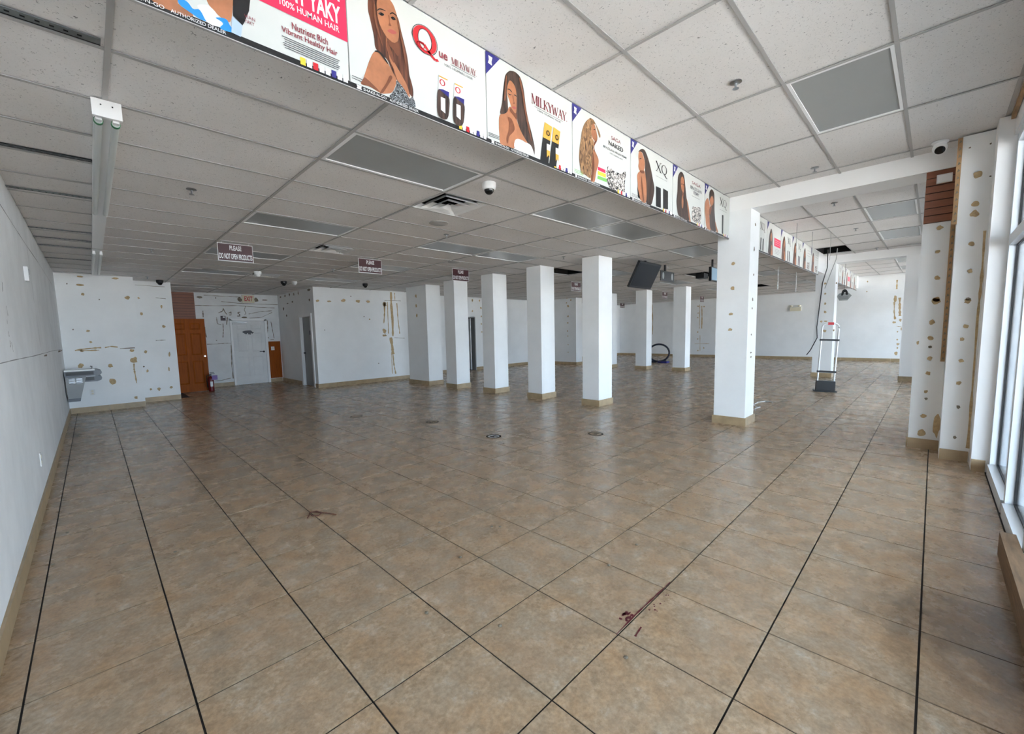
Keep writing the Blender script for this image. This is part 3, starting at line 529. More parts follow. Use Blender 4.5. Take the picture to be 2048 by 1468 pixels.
# ---- baseboards of tile
def baseboard(name, segs, h=.115, t=.014):
    r = bpy.data.objects.new(name, None); col.objects.link(r); S(r)
    for ax, val, a, b, sg in segs:                # along x at y=val (ax 'x') or along y at x=val; sg: which way it stands proud
        n = max(1, round(abs(b-a)/T)); L_ = (b-a)/n
        for k in range(n):
            p, q = a+k*L_+.002, a+(k+1)*L_-.002
            if ax == 'x': BX(p, q, min(val, val+sg*t), max(val, val+sg*t), 0, h).build('base_tile', m_base, r)
            else: BX(min(val, val+sg*t), max(val, val+sg*t), p, q, 0, h).build('base_tile', m_base, r)
    return r
baseboard('baseboard_left', [('y', XL, -1.38, 11.23, 1)])
baseboard('baseboard_back', [('x', 11.25, XL+.015, -.43, -1), ('x', 11.97, -.43, .30, -1), ('x', 14.25, 1.28, 1.96, -1), ('x', 14.25, 2.98, 3.34, -1), ('y', 3.36, 12.44, 14.23, -1), ('y', 3.36, 11.15, 11.36, -1),
                             ('x', 11.15, 3.36, 6.6, -1), ('x', 11.6, 6.6, 9.1, -1), ('x', 11.6, 9.68, XE-.015, -1)])
baseboard('baseboard_right', [('y', XE, -1.38, 11.58, -1)])
baseboard('baseboard_front', [('y', 5.64, -1.09, -.835, -1), ('y', 5.235, -1.30, -1.09, -1), ('y', 4.92, -1.40, -1.305, -1), ('y', 13.43, -1.38, -.42, -1), ('x', -.42, 13.43, 13.9, 1), ('x', -.835, 5.64, 6.05, 1)])
# ---- ceilings
def ceiling(name, z, xs, ys, skip, bounds, limit):
    r = S(bpy.data.objects.new(name, None)); col.objects.link(r)
    x0b, x1b, y0b, y1b = bounds; cl = []
    for a, b, k in xs:
        for c, d, j in ys:
            p, q, s, t = max(a, x0b)+.004, min(b, x1b)-.004, max(c, y0b)+.004, min(d, y1b)-.004
            if q-p < .03 or t-s < .03 or (k, j) in skip or (z < 3 and solid((p+q)/2, (s+t)/2) and solid(p, s)): continue
            cl.append((inview((p+q)/2, (s+t)/2, z)*(q-p), p, q, s, t))
    cl.sort(key=lambda c: -c[0]); ch = {}; rs = MB()
    for n, (_, p, q, s, t) in enumerate(cl):
        if n < limit:
            key = (round(q-p, 3), round(t-s, 3))
            if key not in ch: ch[key] = BX(-key[0]/2, key[0]/2, -key[1]/2, key[1]/2, 0, .016).mesh('ceiling_tile', m_ceil)
            put('ceiling_tile', ch[key], r, ((p+q)/2, (s+t)/2, z+.009+random.uniform(-.001, .0015)))
        else: rs.box(p, q, s, t, z+.006, z+.022)
    if rs.v: stuff(rs.build('distant_ceiling_tile', m_ceil, r))
    for a, b, k in xs:
        if x0b+.02 < a < x1b-.02: BX(a-.012, a+.012, y0b, y1b, z, z+.005).build('main_runner', m_tbar, r)
    for c, d, j in ys:
        if y0b+.02 < c < y1b-.02: BX(x0b, x1b, c-.012, c+.012, z+.0012, z+.006).build('cross_tee', m_tbar, r)
    return r
LIGHTS = [(0, 3), (0, 7), (0, 11), (0, 15), (0, 20), (2, 3), (3, 3), (2, 7), (3, 7), (2, 11), (2, 15), (5, 3), (6, 7), (7, 3), (9, 7), (9, 3), (12, 3), (12, 7)]
VENTS = [(1, 4), (1, 9), (1, 15)]
HOLES = [(5, 8), (8, 5), (12, 5)]
xs = [(OX+k*SX, OX+(k+1)*SX, k) for k in range(-2, 17)]; ys = [(OY+j*SY, OY+(j+1)*SY, j) for j in range(1, 24)]
low = ceiling('ceiling', H1, xs, ys, set(LIGHTS+HOLES+VENTS), (XL, XE, 1.31, 14.25), 300)
for k, j in VENTS:                                # the other half of a vent's bay
    BX(OX+k*SX+SY+.004, OX+(k+1)*SX-.004, OY+j*SY+.004, OY+(j+1)*SY-.004, H1+.006, H1+.022).build('ceiling_tile', m_ceil, low)
hxs = [(PX+k*QX, PX+(k+1)*QX, k) for k in range(-3, 16)]; hys = [(PY+l*QY, PY+(l+1)*QY, l) for l in range(-2, 4)]
HL = [(1, 0), (5, 0), (7, 0), (11, 0), (13, 0)]
hi = []
for n, (a, b) in enumerate(((XL, 5.60), (6.05, 13.43), (13.88, XE))):
    o = ceiling('ceiling', H2, hxs, hys, set(HL)|({(8, 2)} if n == 1 else set()), (a, b, -1.395, 1.172), 300); hi.append(o)
S(BX(XL, 4.95, -1.395, -1.372, H2-.045, H2+.0).build('trim_1', m_wood))
# soffit faces and cross beams
for n, (a, b) in enumerate(((XL, 5.60), (6.05, 13.43), (13.88, XE))):
    S(BX(a, b, 1.182, 1.30, 2.846, 3.7).build('trim_%d' % (n+2), m_white))
S(BX(5.60, 6.05, -1.6, 1.31, 3.115, 3.7).build('trim_5', m_white)); S(BX(13.43, 13.88, -1.6, 1.40, 3.115, 3.7).build('trim_6', m_white))
S(BX(5.60, 6.05, 1.31, 1.34, 2.846, 3.7).build('trim_7', m_white)); S(BX(13.43, 13.88, 1.38, 1.42, 2.846, 3.7).build('trim_8', m_white))
# ---- storefront glazing
def window(name, xsm, doors=()):
    r = S(bpy.data.objects.new(name, None)); col.objects.link(r)
    for i, x in enumerate(xsm):
        wd = .075 if 0 < i < len(xsm)-1 else .085
        BX(x-wd/2, x+wd/2, -1.53, -1.42, .0, 3.12).build('mullion', m_alu, r)
    for a, b in zip(xsm, xsm[1:]):
        a2, b2 = a+.04, b-.04; dr = (a, b) in doors
        zb = .10
        BX(a2, b2, -1.55, -1.405, 0, zb).build('sill', m_thresh if dr else m_alu, r)
        BX(a2, b2, -1.53, -1.42, 2.14, 2.23).build('transom', m_alu, r); BX(a2, b2, -1.53, -1.42, 3.04, 3.12).build('head', m_alu, r)
        for z0, z1 in ((zb, 2.14), (2.23, 3.04)):
            g = BX(a2, b2, -1.477, -1.469, z0, z1).build('pane', m_glass, r)
            mb = MB()
            for p in ((a2, a2+.014, z0, z1), (b2-.014, b2, z0, z1), (a2+.014, b2-.014, z0, z0+.012), (a2+.014, b2-.014, z1-.012, z1)): mb.box(p[0], p[1], -1.484, -1.462, p[2], p[3])
            mb.build('gasket', m_gasket, g)
    return r
window('window_1', [-1.46, -.42, .66, 1.66, 2.66, 3.64, 4.88], {(1.66, 2.66), (.66, 1.66)})
window('window_2', [7.2, 8.3, 9.4, 10.5, 11.6, 12.5])  # unseen bay, its width set to balance the light inside
window('window_3', [15.0, 16.1, 17.2, 18.3, 19.4, 20.46])  # also out of view, glazed only as far as the lighting needs
S(BX(.66, 2.78, -1.402, -1.335, 0, .15).build('trim_9', m_thresh))
S(MB().box(-6, 26, -7.6, -1.6, 3.34, 3.7).box(-6, 26, -7.75, -7.6, 2.95, 3.7).build('added_canopy', m_doorgrey))  # unseen, added to cut the high sky and even out the light
S(BX(-60, 80, -60, -1.6, -.4, -.12).build('added_pavement', m_conc))  # unseen ground, added to bounce daylight into the room
# ================================================================ COLUMNS
def column(x0, x1, y0, y1, h, label, sp=None, spf=None):
    r = root('column', label, 'column', ((x0+x1)/2, (y0+y1)/2, 0), 'white square columns')
    a, b = (x1-x0)/2, (y1-y0)/2; t = .018
    sh = BX(-a+t, a-t, -b+t, b-t, 0, h).build('shaft', m_wall, r)
    for bx in ((-a, a, -b, -b+t), (-a, a, b-t, b), (-a, -a+t, -b+t, b-t), (a-t, a, -b+t, b-t)): BX(*bx, 0, .12).build('base_tile', m_base, r)
    cx, cy_ = (x0+x1)/2, (y0+y1)/2
    if sp: marks(sh, [(u-cy_, v, p, q) for u, v, p, q in sp], [], px(-a+t-.0015))
    if spf: marks(sh, [(u-cx, v, p, q) for u, v, p, q in spf], [], py(-b+t-.0015), dark=range(20))
    return r
column(5.58, 6.04, .87, 1.335, 3.115, 'large white column with four glue spots under the end of the poster row', SP_BIG, SP_BIGF)
column(5.66, 6.16, 3.395, 3.80, H1, 'white square column with tan tile base, second nearest, left of the large spotted column')
column(5.66, 6.15, 4.81, 5.24, H1, 'white square column left of the dark open ceiling hole, third from the spotted column')
column(5.66, 6.15, 6.27, 6.71, H1, 'white square column just right of the dark open doorway, fourth from the spotted column')
column(5.64, 6.13, 7.72, 8.19, H1, 'white square column just left of the dark doorway, behind the third hanging sign')
column(5.61, 6.13, 8.95, 10.0, H1, 'wide white column beside the stained storeroom wall, farthest of the near row', SP_P1)
column(13.42, 13.88, .93, 1.40, 3.115, 'white column with a row of glue dots behind the security gate', SP_FP)
column(13.1, 13.55, 4.80, 5.25, H1, 'distant white column right of the black hose ring')
column(13.1, 13.55, 6.18, 6.63, H1, 'distant white column below the hanging television, left of the hose ring')
column(13.1, 13.55, 7.6, 8.05, H1, 'distant white column showing as a sliver behind the second nearest column')
column(13.53, 14.0, 9.54, 10.87, H1, 'distant wide white column dotted with small dark holes', SP_BP)
# ================================================================ DOORS
def panel_door(name, w_, h, mat, handle, hand_mat, hx):
    r = bpy.data.objects.new(name, None); col.objects.link(r); S(r)
    st = .11; rails = [(0, .22), (.86, 1.02), (1.62, 1.72), (h-.12, h)]
    mb = MB().box(0, st, -.02, .02, 0, h).box(w_-st, w_, -.02, .02, 0, h).box(w_/2-.05, w_/2+.05, -.02, .02, 0, h)
    for a, b in rails:
        mb.box(st, w_/2-.05, -.02, .02, a, b).box(w_/2+.05, w_-st, -.02, .02, a, b)
    mb.build('leaf', mat, r)
    for (a, b) in zip(rails, rails[1:]):
        for u0, u1 in ((st, w_/2-.05), (w_/2+.05, w_-st)):
            p = BX(u0, u1, -.006, .006, a[1], b[0]).build('panel', mat, r)
            mbq = MB(); i = .035
            n0 = [(u0, a[1]), (u1, a[1]), (u1, b[0]), (u0, b[0])]; n1 = [(u0+i, a[1]+i), (u1-i, a[1]+i), (u1-i, b[0]-i), (u0+i, b[0]-i)]
            for k in range(4):
                q = (k+1) % 4; mbq.face([(n0[k][0], -.006, n0[k][1]), (n0[q][0], -.006, n0[q][1]), (n1[q][0], -.017, n1[q][1]), (n1[k][0], -.017, n1[k][1])])
            mbq.face([(u, -.017, v) for u, v in n1]); mbq.build('raised_field', mat, p)
    if handle == 'knob': MB().lathe([(.026, -.02), (.026, -.026), (.010, -.03), (.010, -.05), (.024, -.055), (.028, -.07), (.018, -.085)], (hx, 0, .98), 16, axis='y').build('handle', hand_mat, r, smooth=True)
    else: MB().lathe([(.03, -.02), (.03, -.03), (.012, -.035), (.012, -.06)], (hx, 0, 1.0), 14, axis='y').box(hx-.13, hx+.012, -.066, -.05, .992, 1.012).build('handle', hand_mat, r, smooth=True)
    return r
d1 = panel_door('door_1', .81, 2.02, m_oak, 'knob', m_chrome, .745); d1.location = (.32, 13.3, .012)
d2 = panel_door('door_2', .90, 1.99, m_wallold, 'lever', m_black, .83); d2.location = (1.99, 14.225, .02)
mb = MB().box(1.93, 1.985, 14.19, 14.25, 0, 2.06).box(2.895, 2.965, 14.19, 14.25, 0, 2.06).box(1.93, 2.965, 14.19, 14.25, 2.02, 2.08)
S(mb.build('trim_10', m_white))
o = S(bpy.data.objects.new('door_3', None)); col.objects.link(o)
BX(3.42, 3.455, 11.50, 12.28, .01, 2.03).build('leaf', m_doorgrey, o)
for y0 in (11.36, 12.28): BX(3.335, 3.46, y0, y0+.10, 0, 2.13).build('frame_post', m_white, o)
BX(3.335, 3.46, 11.46, 12.28, 2.05, 2.13).build('frame_head', m_white, o)
BX(3.412, 3.42, 11.62, 11.76, 1.52, 1.64).build('door_plaque', m_black, o)
MB().lathe([(.028, -.035), (.028, 0)], (3.42, 12.2, .98), 12, axis='x').box(3.37, 3.39, 12.08, 12.21, .97, .99).build('handle', m_black, o)
o = S(bpy.data.objects.new('door_4', None)); col.objects.link(o)
BX(9.10, 9.13, 11.58, 11.82, 0, 2.08).build('frame_post', m_doorgrey, o); BX(9.65, 9.69, 11.58, 11.82, 0, 2.08).build('frame_post', m_doorgrey, o); BX(9.13, 9.65, 11.58, 11.82, 2.05, 2.09).build('frame_head', m_doorgrey, o)
BX(9.555, 9.60, 11.75, 12.5, .01, 2.04).build('leaf', m_white, o)
# ================================================================ CEILING FITTINGS
def troffer(x0, x1, y0, y1, z, label):
    r = root('ceiling_light', label, 'light', ((x0+x1)/2, (y0+y1)/2, z), 'recessed ceiling light panels')
    a, b = (x1-x0)/2-.013, (y1-y0)/2-.013; f = .022
    MB().box(-a, a, -b, -b+f, .002, .02).box(-a, a, b-f, b, .002, .02).box(-a, -a+f*1.3, -b+f, b-f, .002, .02).box(a-f*1.3, a, -b+f, b-f, .002, .02).build('frame', m_white, r)
    BX(-a+f*1.3, a-f*1.3, -b+f, b-f, .009, .013).build('diffuser', m_diff, r)
    BX(-a, a, -b, b, .02, .10).build('housing', m_white, r)
LLAB = {(0, 3): 'large grey recessed light panel nearest under the second poster', (0, 7): 'grey recessed light panel above the first hanging sign, right of the strip light', (0, 11): 'grey light panel half hidden behind the first hanging sign', (0, 15): 'thin grey light panel between the first hanging sign and the red exit sign',
        (0, 20): 'farthest dim light panel just above the brown slat boards', (2, 3): 'grey recessed light panel right of the dome camera under the wavy hair poster', (3, 3): 'pale grey light panel touching the one right of the dome camera', (2, 7): 'grey light panel above the third hanging sign', (3, 7): 'pale light panel touching the one above the third hanging sign, over the columns',
        (2, 11): 'faint light panel just behind the second hanging sign', (2, 15): 'faint far light panel above the storeroom wall', (5, 3): 'grey light panel left of the large spotted column top', (6, 7): 'grey light panel left of the hanging television', (7, 3): 'light panel on the low ceiling directly beside the large spotted column', (9, 7): 'far light panel on the low ceiling behind the television bracket',
        (9, 3): 'low ceiling light panel seen under the second poster row, nearest', (12, 3): 'low ceiling light panel under the far end of the second poster row', (12, 7): 'low ceiling light panel far behind the two hanging chains'}
for k, j in LIGHTS: troffer(OX+k*SX, OX+(k+1)*SX, OY+j*SY, OY+(j+1)*SY, H1, LLAB[(k, j)])
HLAB = {(1, 0): 'large bright grey light panel on the high ceiling nearest the window', (5, 0): 'light panel on the high ceiling just past the first beam, nearer of two', (7, 0): 'light panel on the high ceiling past the first beam, farther of two', (11, 0): 'small distant high ceiling light panel past the second beam, nearer one', (13, 0): 'small distant high ceiling light panel past the second beam, farther one'}
for k, l in HL: troffer(PX+k*QX, PX+(k+1)*QX, PY+l*QY, PY+(l+1)*QY, H2, HLAB[(k, l)])
def hole(x0, x1, y0, y1, z):                      # an open bay of the grid, boxed in near-black as painted darkness
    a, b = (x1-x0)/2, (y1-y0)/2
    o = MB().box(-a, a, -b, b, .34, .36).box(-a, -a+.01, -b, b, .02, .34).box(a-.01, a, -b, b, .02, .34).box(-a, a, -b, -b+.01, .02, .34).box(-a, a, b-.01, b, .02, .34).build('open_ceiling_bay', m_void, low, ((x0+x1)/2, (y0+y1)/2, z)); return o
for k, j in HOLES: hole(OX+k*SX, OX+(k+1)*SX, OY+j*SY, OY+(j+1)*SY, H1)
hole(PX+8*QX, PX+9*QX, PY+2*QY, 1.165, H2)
def vent(k, j, label):
    x, y = OX+k*SX+SY/2, OY+j*SY+SY/2; r = root('air_diffuser', label, 'vent', (x, y, H1), 'square ceiling air diffusers')
    h = SY/2-.013
    def frus(a, za, b, zb, t=.004):
        mb = MB()
        A = [(-a, -a), (a, -a), (a, a), (-a, a)]; B_ = [(-b, -b), (b, -b), (b, b), (-b, b)]
        for i in range(4):
            q = (i+1) % 4; mb.face([(*A[i], za), (*A[q], za), (*B_[q], zb), (*B_[i], zb)]); mb.face([(*A[i], za+t), (*B_[i], zb+t), (*B_[q], zb+t), (*A[q], za+t)])
        return mb
    frus(h, .0, h*.78, .035).build('flange', m_white, r); frus(h*.78, -.004, h*.55, .05).build('louver', m_white, r); frus(h*.52, -.012, h*.30, .03).build('louver', m_white, r)
    mb = frus(h*.30, -.018, .02, .01); mb.build('center_pyramid', m_white, r)
    MB().box(-h, h, -h, h, .26, .27).box(-h, -h+.01, -h, h, .04, .26).box(h-.01, h, -h, h, .04, .26).box(-h, h, -h, -h+.01, .04, .26).box(-h, h, h-.01, h, .04, .26).build('duct', m_void, r)
vent(1, 4, 'large square white air diffuser beside the white dome camera'); vent(1, 9, 'square air diffuser between the first two hanging signs'); vent(1, 15, 'far square air diffuser above the small white bulb')
def dome(x, y, z, s, label, mb_, md, name='security_camera', cat='camera'):
    r = root(name, label, cat, (x, y, z))
    MB().lathe([(s*.98, 0), (s, -.006), (s, -s*.55), (s*.92, -s*.85), (s*.80, -s*.95)], n=24).build('housing', mb_, r, smooth=True)
    MB().lathe([(s*.72, -s*.90)]+[(s*.72*math.cos(t), -s*.90-s*.72*math.sin(t)) for t in (.3, .6, .9, 1.2, 1.45)], n=24).build('lens_dome', md, r, smooth=True)
m_gloss = M('black_gloss_dome', (12, 12, 14), .06)
dome(1.577, 1.968, H1+.004, .065, 'white dome security camera with black lens beside the large air diffuser', m_white, m_gloss)
dome(.06, 11.55, H1+.004, .07, 'black dome camera above the left back wall corner', m_black, m_gloss); dome(2.35, 10.3, H1+.004, .07, 'black dome camera beside a white one near the exit sign', m_black, m_gloss); dome(4.2, 9.7, H1+.004, .07, 'black dome camera above the storeroom wall', m_black, m_gloss)
dome(1.42, 8.92, H1+.004, .07, 'small white bulb shaped camera left of the exit area', m_white, m_white); dome(2.57, 10.2, H1+.004, .06, 'small white bulb shaped camera right of the black dome', m_white, m_white)
r = root('security_camera', 'white turret camera with black lens at the top of the window pier', 'camera', (5.25, -.93, H2))
MB().lathe([(.065, 0), (.065, -.012), (.05, -.02), (.05, -.03)], n=24).build('mount_ring', m_white, r, smooth=True)
MB().lathe([(.058*math.cos(t), .058*math.sin(t)-.062) for t in (-1.4, -1, -.6, -.2, .2, .6, 1, 1.4)], n=24).build('turret', m_white, r, smooth=True)
e = MB().lathe([(.040, 0), (.040, .012), (.01, .016)], n=24).build('lens', m_gloss, r, (-.036, -.002, -.090), smooth=True); e.rotation_euler = Vector((-.72, 0, -.68)).to_track_quat('Z', 'Y').to_euler()
def sprinkler(x, y, z, label):
    r = root('sprinkler', label, 'sprinkler', (x, y, z), 'ceiling fire sprinklers')
    MB().lathe([(.04, .004), (.042, -.004), (.02, -.009)], n=16).build('escutcheon', m_steel, r, smooth=True)
    MB().lathe([(.008, -.009), (.008, -.045)], n=8).build('stem', m_steel, r); MB().lathe([(.022, -.045), (.022, -.048)], n=12).build('deflector', m_steel, r)
SPR = [(-.412, 3.875, H1, 'ceiling sprinkler head right of the long strip light'), (2.51, 3.86, H1, 'ceiling sprinkler head beside the round ceiling speaker'), (5.3, 3.93, H1, 'ceiling sprinkler head above the nearest row of columns'), (2.49, .166, H2, 'sprinkler head on the high ceiling left of the large light panel'),
       (5.13, .10, H2, 'sprinkler head on the high ceiling just before the first beam'), (7.15, .18, H2, 'sprinkler head on the high ceiling just past the first beam'), (9.7, .18, H2, 'sprinkler head on the high ceiling midway past the first beam'), (12.9, .1, H2, 'sprinkler head on the high ceiling in front of the second beam'), (-.42, 7.4, H1, 'small far sprinkler left of the first hanging sign'), (2.55, 7.8, H1, 'small far sprinkler left of the second hanging sign'), (8.6, 3.9, H1, 'sprinkler head behind the hanging television'), (-.2, 11.0, H1, 'tiny sprinkler above the left back wall')]
for a in SPR: sprinkler(a[0], a[1], a[2]+.006, a[3])
def speaker(x, y, s, label):
    r = root('ceiling_speaker', label, 'speaker', (x, y, H1+.006), 'round ceiling speakers')
    MB().lathe([(s, 0), (s, -.006), (s*.86, -.012)], n=28).build('rim', m_tbar, r, smooth=True); MB().lathe([(s*.84, -.006), (s*.4, -.010), (.005, -.011)], n=28).build('grille', m_diff, r, smooth=True)
speaker(2.06, 3.42, .12, 'round flush ceiling speaker near the large air diffuser'); speaker(.63, 9.15, .14, 'round flush ceiling speaker far behind the first hanging sign'); speaker(4.0, 5.6, .12, 'round flush ceiling speaker above the third hanging sign')
# strip light: two tube pairs on one long white channel
r = root('strip_light', 'long white twin tube strip light fixed along the low ceiling by the left wall', 'light', (-1.02, 2.42, H1))
BX(-.055, .055, 0, 8.35, -.055, .0).build('channel', m_white, r)
for y0, y1 in ((.02, 2.62), (5.2, 7.9)):
    for sx in (-.038, .038):
        MB().lathe([(.019, y0+.05), (.019, y1-.05)], (sx, 0, -.085), 14, axis='y').build('tube', m_tube, r, smooth=True)
        for yy in (y0, y1-.03): BX(sx-.014, sx+.014, yy, yy+.03, -.10, -.05).build('lamp_holder', m_white, r)
        if y0 < 1: MB().lathe([(.022, y0+.055), (.022, y0+.075)], (sx, 0, -.085), 16, axis='y').build('end_ring', m_greenring, r, smooth=True)
o = BX(-.065, .065, -.022, -.002, -.095, .0).build('end_plate', m_white, r)
MB().lathe([(.004, -.0235), (.004, -.022)], (-.025, 0, -.03), 8, axis='y').lathe([(.004, -.0235), (.004, -.022)], (.025, 0, -.03), 8, axis='y').build('screw', m_black, o)
BX(-.057, .057, 5.0, 5.01, -.057, -.0).build('joint_seam', m_gluedark, r)
# slotted tracks in the ceiling by the left wall
TL = ['slotted metal track nearest the camera in the ceiling by the left wall', 'black slotted track crossing the ceiling left of the strip light tubes', 'grey slotted track in the ceiling level with the end of the first tubes', 'slotted track, fourth along the left ceiling edge', 'slotted track, fifth along the left ceiling edge', 'slotted track, sixth along the left ceiling edge', 'slotted track farthest along the left ceiling edge']
for n, y in enumerate((1.77, 3.58, 4.755, 6.57, 7.19, 7.82, 9.08)):
    r = root('slotted_track', TL[n], 'track', (-1.35, y, H1), 'slotted tracks in the left ceiling')
    BX(-.27, .30, -.024, .024, -.001, .004).build('channel', m_black if n == 1 else m_galv, r)
    mb = MB()
    for k in range(12): mb.box(-.25+k*.043, -.235+k*.043, -.006, .006, -.0018, -.0008)
    stuff(mb.build('slot', m_galv if n == 1 else m_void, r))
    BX(-.27, .30, .024, .034, -.0005, .004).build('gap_shade_strip', m_void, r)  # solid strip coloured dark for the shade in the gap
# ================================================================ POSTERS
LABP = {1: 'poster board with crimson block and blue dress, cut off at the top left', 2: 'poster board with auburn haired woman and big red letter Q', 3: 'poster board with long straight dark haired woman and two golden packets', 4: 'poster board with wavy blond haired woman and red yellow green tags', 5: 'poster board with woman in profile with long curls and black packets', 6: 'poster board with dark haired woman facing front and pink lettering', 7: 'poster board with bowed dark haired woman, last before the spotted column'}
def strip(pr, fn1, fn2, r):
    mb = MB(); flat(mb, [(0, 0), (1, 0), (1, .045), (0, .045)], fn1, 0); mb.build('bottom_band', m_ink, r)
    mb = MB(); text(mb, 'SHAKE-N-GO', .075, .215, .010, .034, fn2, 0, .01); text(mb, 'AUTHORIZED DEALER', .235, .43, .010, .034, fn2, 0, .01)
    flat(mb, [(.035, .006), (.066, .006), (.062, .022), (.066, .04), (.035, .04), (.04, .022)], fn2, 0); mb.build('band_lettering', m_print, r)
    mb = MB()
    for k, m in enumerate((1, 0, 2, 0, 0, 3, 0, 0)): flat(mb, [(.745+k*.031, .018), (.770+k*.031, .018), (.770+k*.031, .075), (.745+k*.031, .075)], fn2, m)
    mb.build('emblem_row', [m_print, m_yellow, m_red, m_navy], r)
def microtext(mb, u0, u1, v0, v1, n, fn, m=0):
    for k in range(n):
        v = v1-(k+.5)*(v1-v0)/n; i = random.uniform(0, .05)*(u1-u0); stroke(mb, [(u0+i, v), (u1-i, v)], .006, fn, m)
def poster(n, x0, label, small=False):
    r = root('poster_board', label, 'poster', (x0, YB, ZB), 'poster boards along the soffit')
    BX(.004, BW-.004, 0, .012, 0, BH).build('board', m_panel, r)
    BX(0, BW, -.002, .012, -.004, .0).build('edge_rail', m_tbar, r)
    P = lambda d: (lambda u, v: (u*BW, -.0012*d, v*BH))
    if small: return r, P
    strip(r, P(1), P(3), r)
    mb = MB(); keys = []; d = 1
    for q, nm, pts in POSTER+SHADE:
        if q != n: continue
        if nm not in keys: keys.append(nm)
        d += .22
        pts = [(min(max(u, .006), .994), min(max(v, .002), .995)) for u, v in pts]
        flat(mb, smoothpts(pts, 4) if nm not in ('red', 'yellow', 'green', 'gold', 'black', 'lilac') else pts, P(d), keys.index(nm))
    mb.build('printed_figure', [PMAT[k] for k in keys], r)
    if n > 2:
        mb = MB(); flat(mb, [(0, 1), (0, .745), (.139, 1)], P(2), 0); flat(mb, [(.02, .88), (.06, .87), (.055, .91), (.065, .96), (.025, .965), (.03, .92)], P(3), 1); mb.build('corner_triangle', [m_navy, m_print], r)
    t = MB(); F = P(3)
    if n == 1:
        flat(t, [(.572, .366), (.998, .366), (.998, .90), (.572, .90)], P(2), 1)
        text(t, 'PERUVIAN', .62, .965, .665, .80, F, 6, .03); text(t, 'REMY YAKY', .64, .965, .48, .625, F, 6, .03); text(t, '100% HUMAN HAIR', .665, .955, .41, .46, F, 6, .01)
        text(t, 'Nutrient Rich', .715, .89, .262, .315, F, 2, .015); text(t, 'Vibrant Healthy Hair', .666, .938, .195, .252, F, 2, .015); microtext(t, .665, .95, .09, .185, 6, F, 3)
        text(t, 'VIAN', .508, .552, .19, .215, F, 2); text(t, 'YAKY', .508, .548, .155, .18, F, 2)
    if n == 2:
        ring(t, .498, .745, .086, .125, .034, .022, F, 4); ring(t, .498, .745, .094, .134, .004, .005, F, 0); ring(t, .498, .745, .052, .103, .004, .004, F, 0)
        stroke(t, [(.455, .70), (.49, .70), (.53, .64), (.57, .60), (.593, .615)], .022, F, 4); ring(t, .465, .675, .03, .03, .006, .006, F, 4)
        text(t, 'ue', .60, .668, .655, .715, F, 2, .02)
        serif(t, 'MILKYWAY.', .70, .915, .655, .72, F, 2, .16, .06); text(t, '100% HUMAN HAIR', .64, .877, .598, .622, F, 5); stroke(t, [(.69, .64), (.9, .64)], .004, F, 5)
        microtext(t, .01, .10, .07, .11, 2, F, 3)
        for q in (0, .125):
            a = lambda L_: [(u+q, v) for u, v in L_]
            flat(t, a([(.585, .33), (.665, .33), (.66, .47), (.592, .47)]), F, 1 if 0 else 6); stroke(t, a([(.592, .462), (.66, .462)]), .012, P(5.4), 8)
            ring(t, .617+q, .41, .022, .032, .008, .008, P(5.6), 4); flat(t, a([(.585, .33), (.665, .29), (.668, .345), (.62, .345)]), P(5.6), 7)
            flat(t, smoothpts(a([(.588, .33), (.662, .30), (.668, .2), (.645, .06), (.578, .06), (.572, .2)]), 3), P(5.3), 9); flat(t, a([(.60, .26), (.635, .26), (.632, .11), (.598, .13)]), P(5.8), 6)
    if n == 3:
        serif(t, 'MILKYWAY.', .475, .93, .70, .815, F, 2, .15, .055); text(t, '100% HUMAN HAIR', .545, .84, .637, .66, F, 5); stroke(t, [(.5, .675), (.87, .675)], .004, F, 5); microtext(t, .01, .12, .07, .12, 3, F, 3)
        for q in (.665, .78): ring(t, q, .42, .022, .035, .01, .012, P(6.5), 0); flat(t, [(q-.02, .2), (q+.02, .2), (q+.018, .11), (q, .14), (q-.02, .1)], P(6.5), 8); flat(t, [(q-.02, .28), (q+.022, .28), (q+.02, .2), (q-.02, .2)], P(6.5), 6)
    if n == 4:
        text(t, 'SAGA', .625, .80, .805, .86, F, 2); text(t, 'NAKED', .578, .847, .70, .768, F, 0, .012); text(t, 'BRAZILIAN VIRGIN REMY', .487, .92, .622, .656, F, 5, .005); text(t, '100% HUMAN HAIR', .60, .84, .572, .595, F, 5); microtext(t, .02, .16, .06, .12, 3, F, 10)
    if n == 5:
        serif(t, 'XQ', .56, .85, .70, .87, F, 0, .12, .05); text(t, '100% HUMAN HAIR', .56, .84, .60, .615, F, 3); microtext(t, .02, .16, .06, .12, 3, F, 3)
    if n == 6:
        text(t, 'SAGA', .56, .84, .83, .89, F, 2); text(t, 'BRAZILIAN', .515, .88, .72, .785, F, 5, .005); text(t, 'REMY', .62, .80, .635, .70, F, 5, .005); microtext(t, .56, .82, .57, .60, 1, F, 3)
    if n == 7:
        serif(t, 'XQ', .57, .86, .705, .88, F, 0, .12, .05); text(t, '100% HUMAN HAIR', .57, .85, .60, .615, F, 3)
    stuff(t.build('printed_lettering', [m_ink, m_pink, m_mauve, m_grey, m_red, m_grey, m_print, m_navy, m_gold, m_hd, m_green], r))
for n in range(1, 8): poster(n, -1.09+(n-1)*BW, LABP[n])
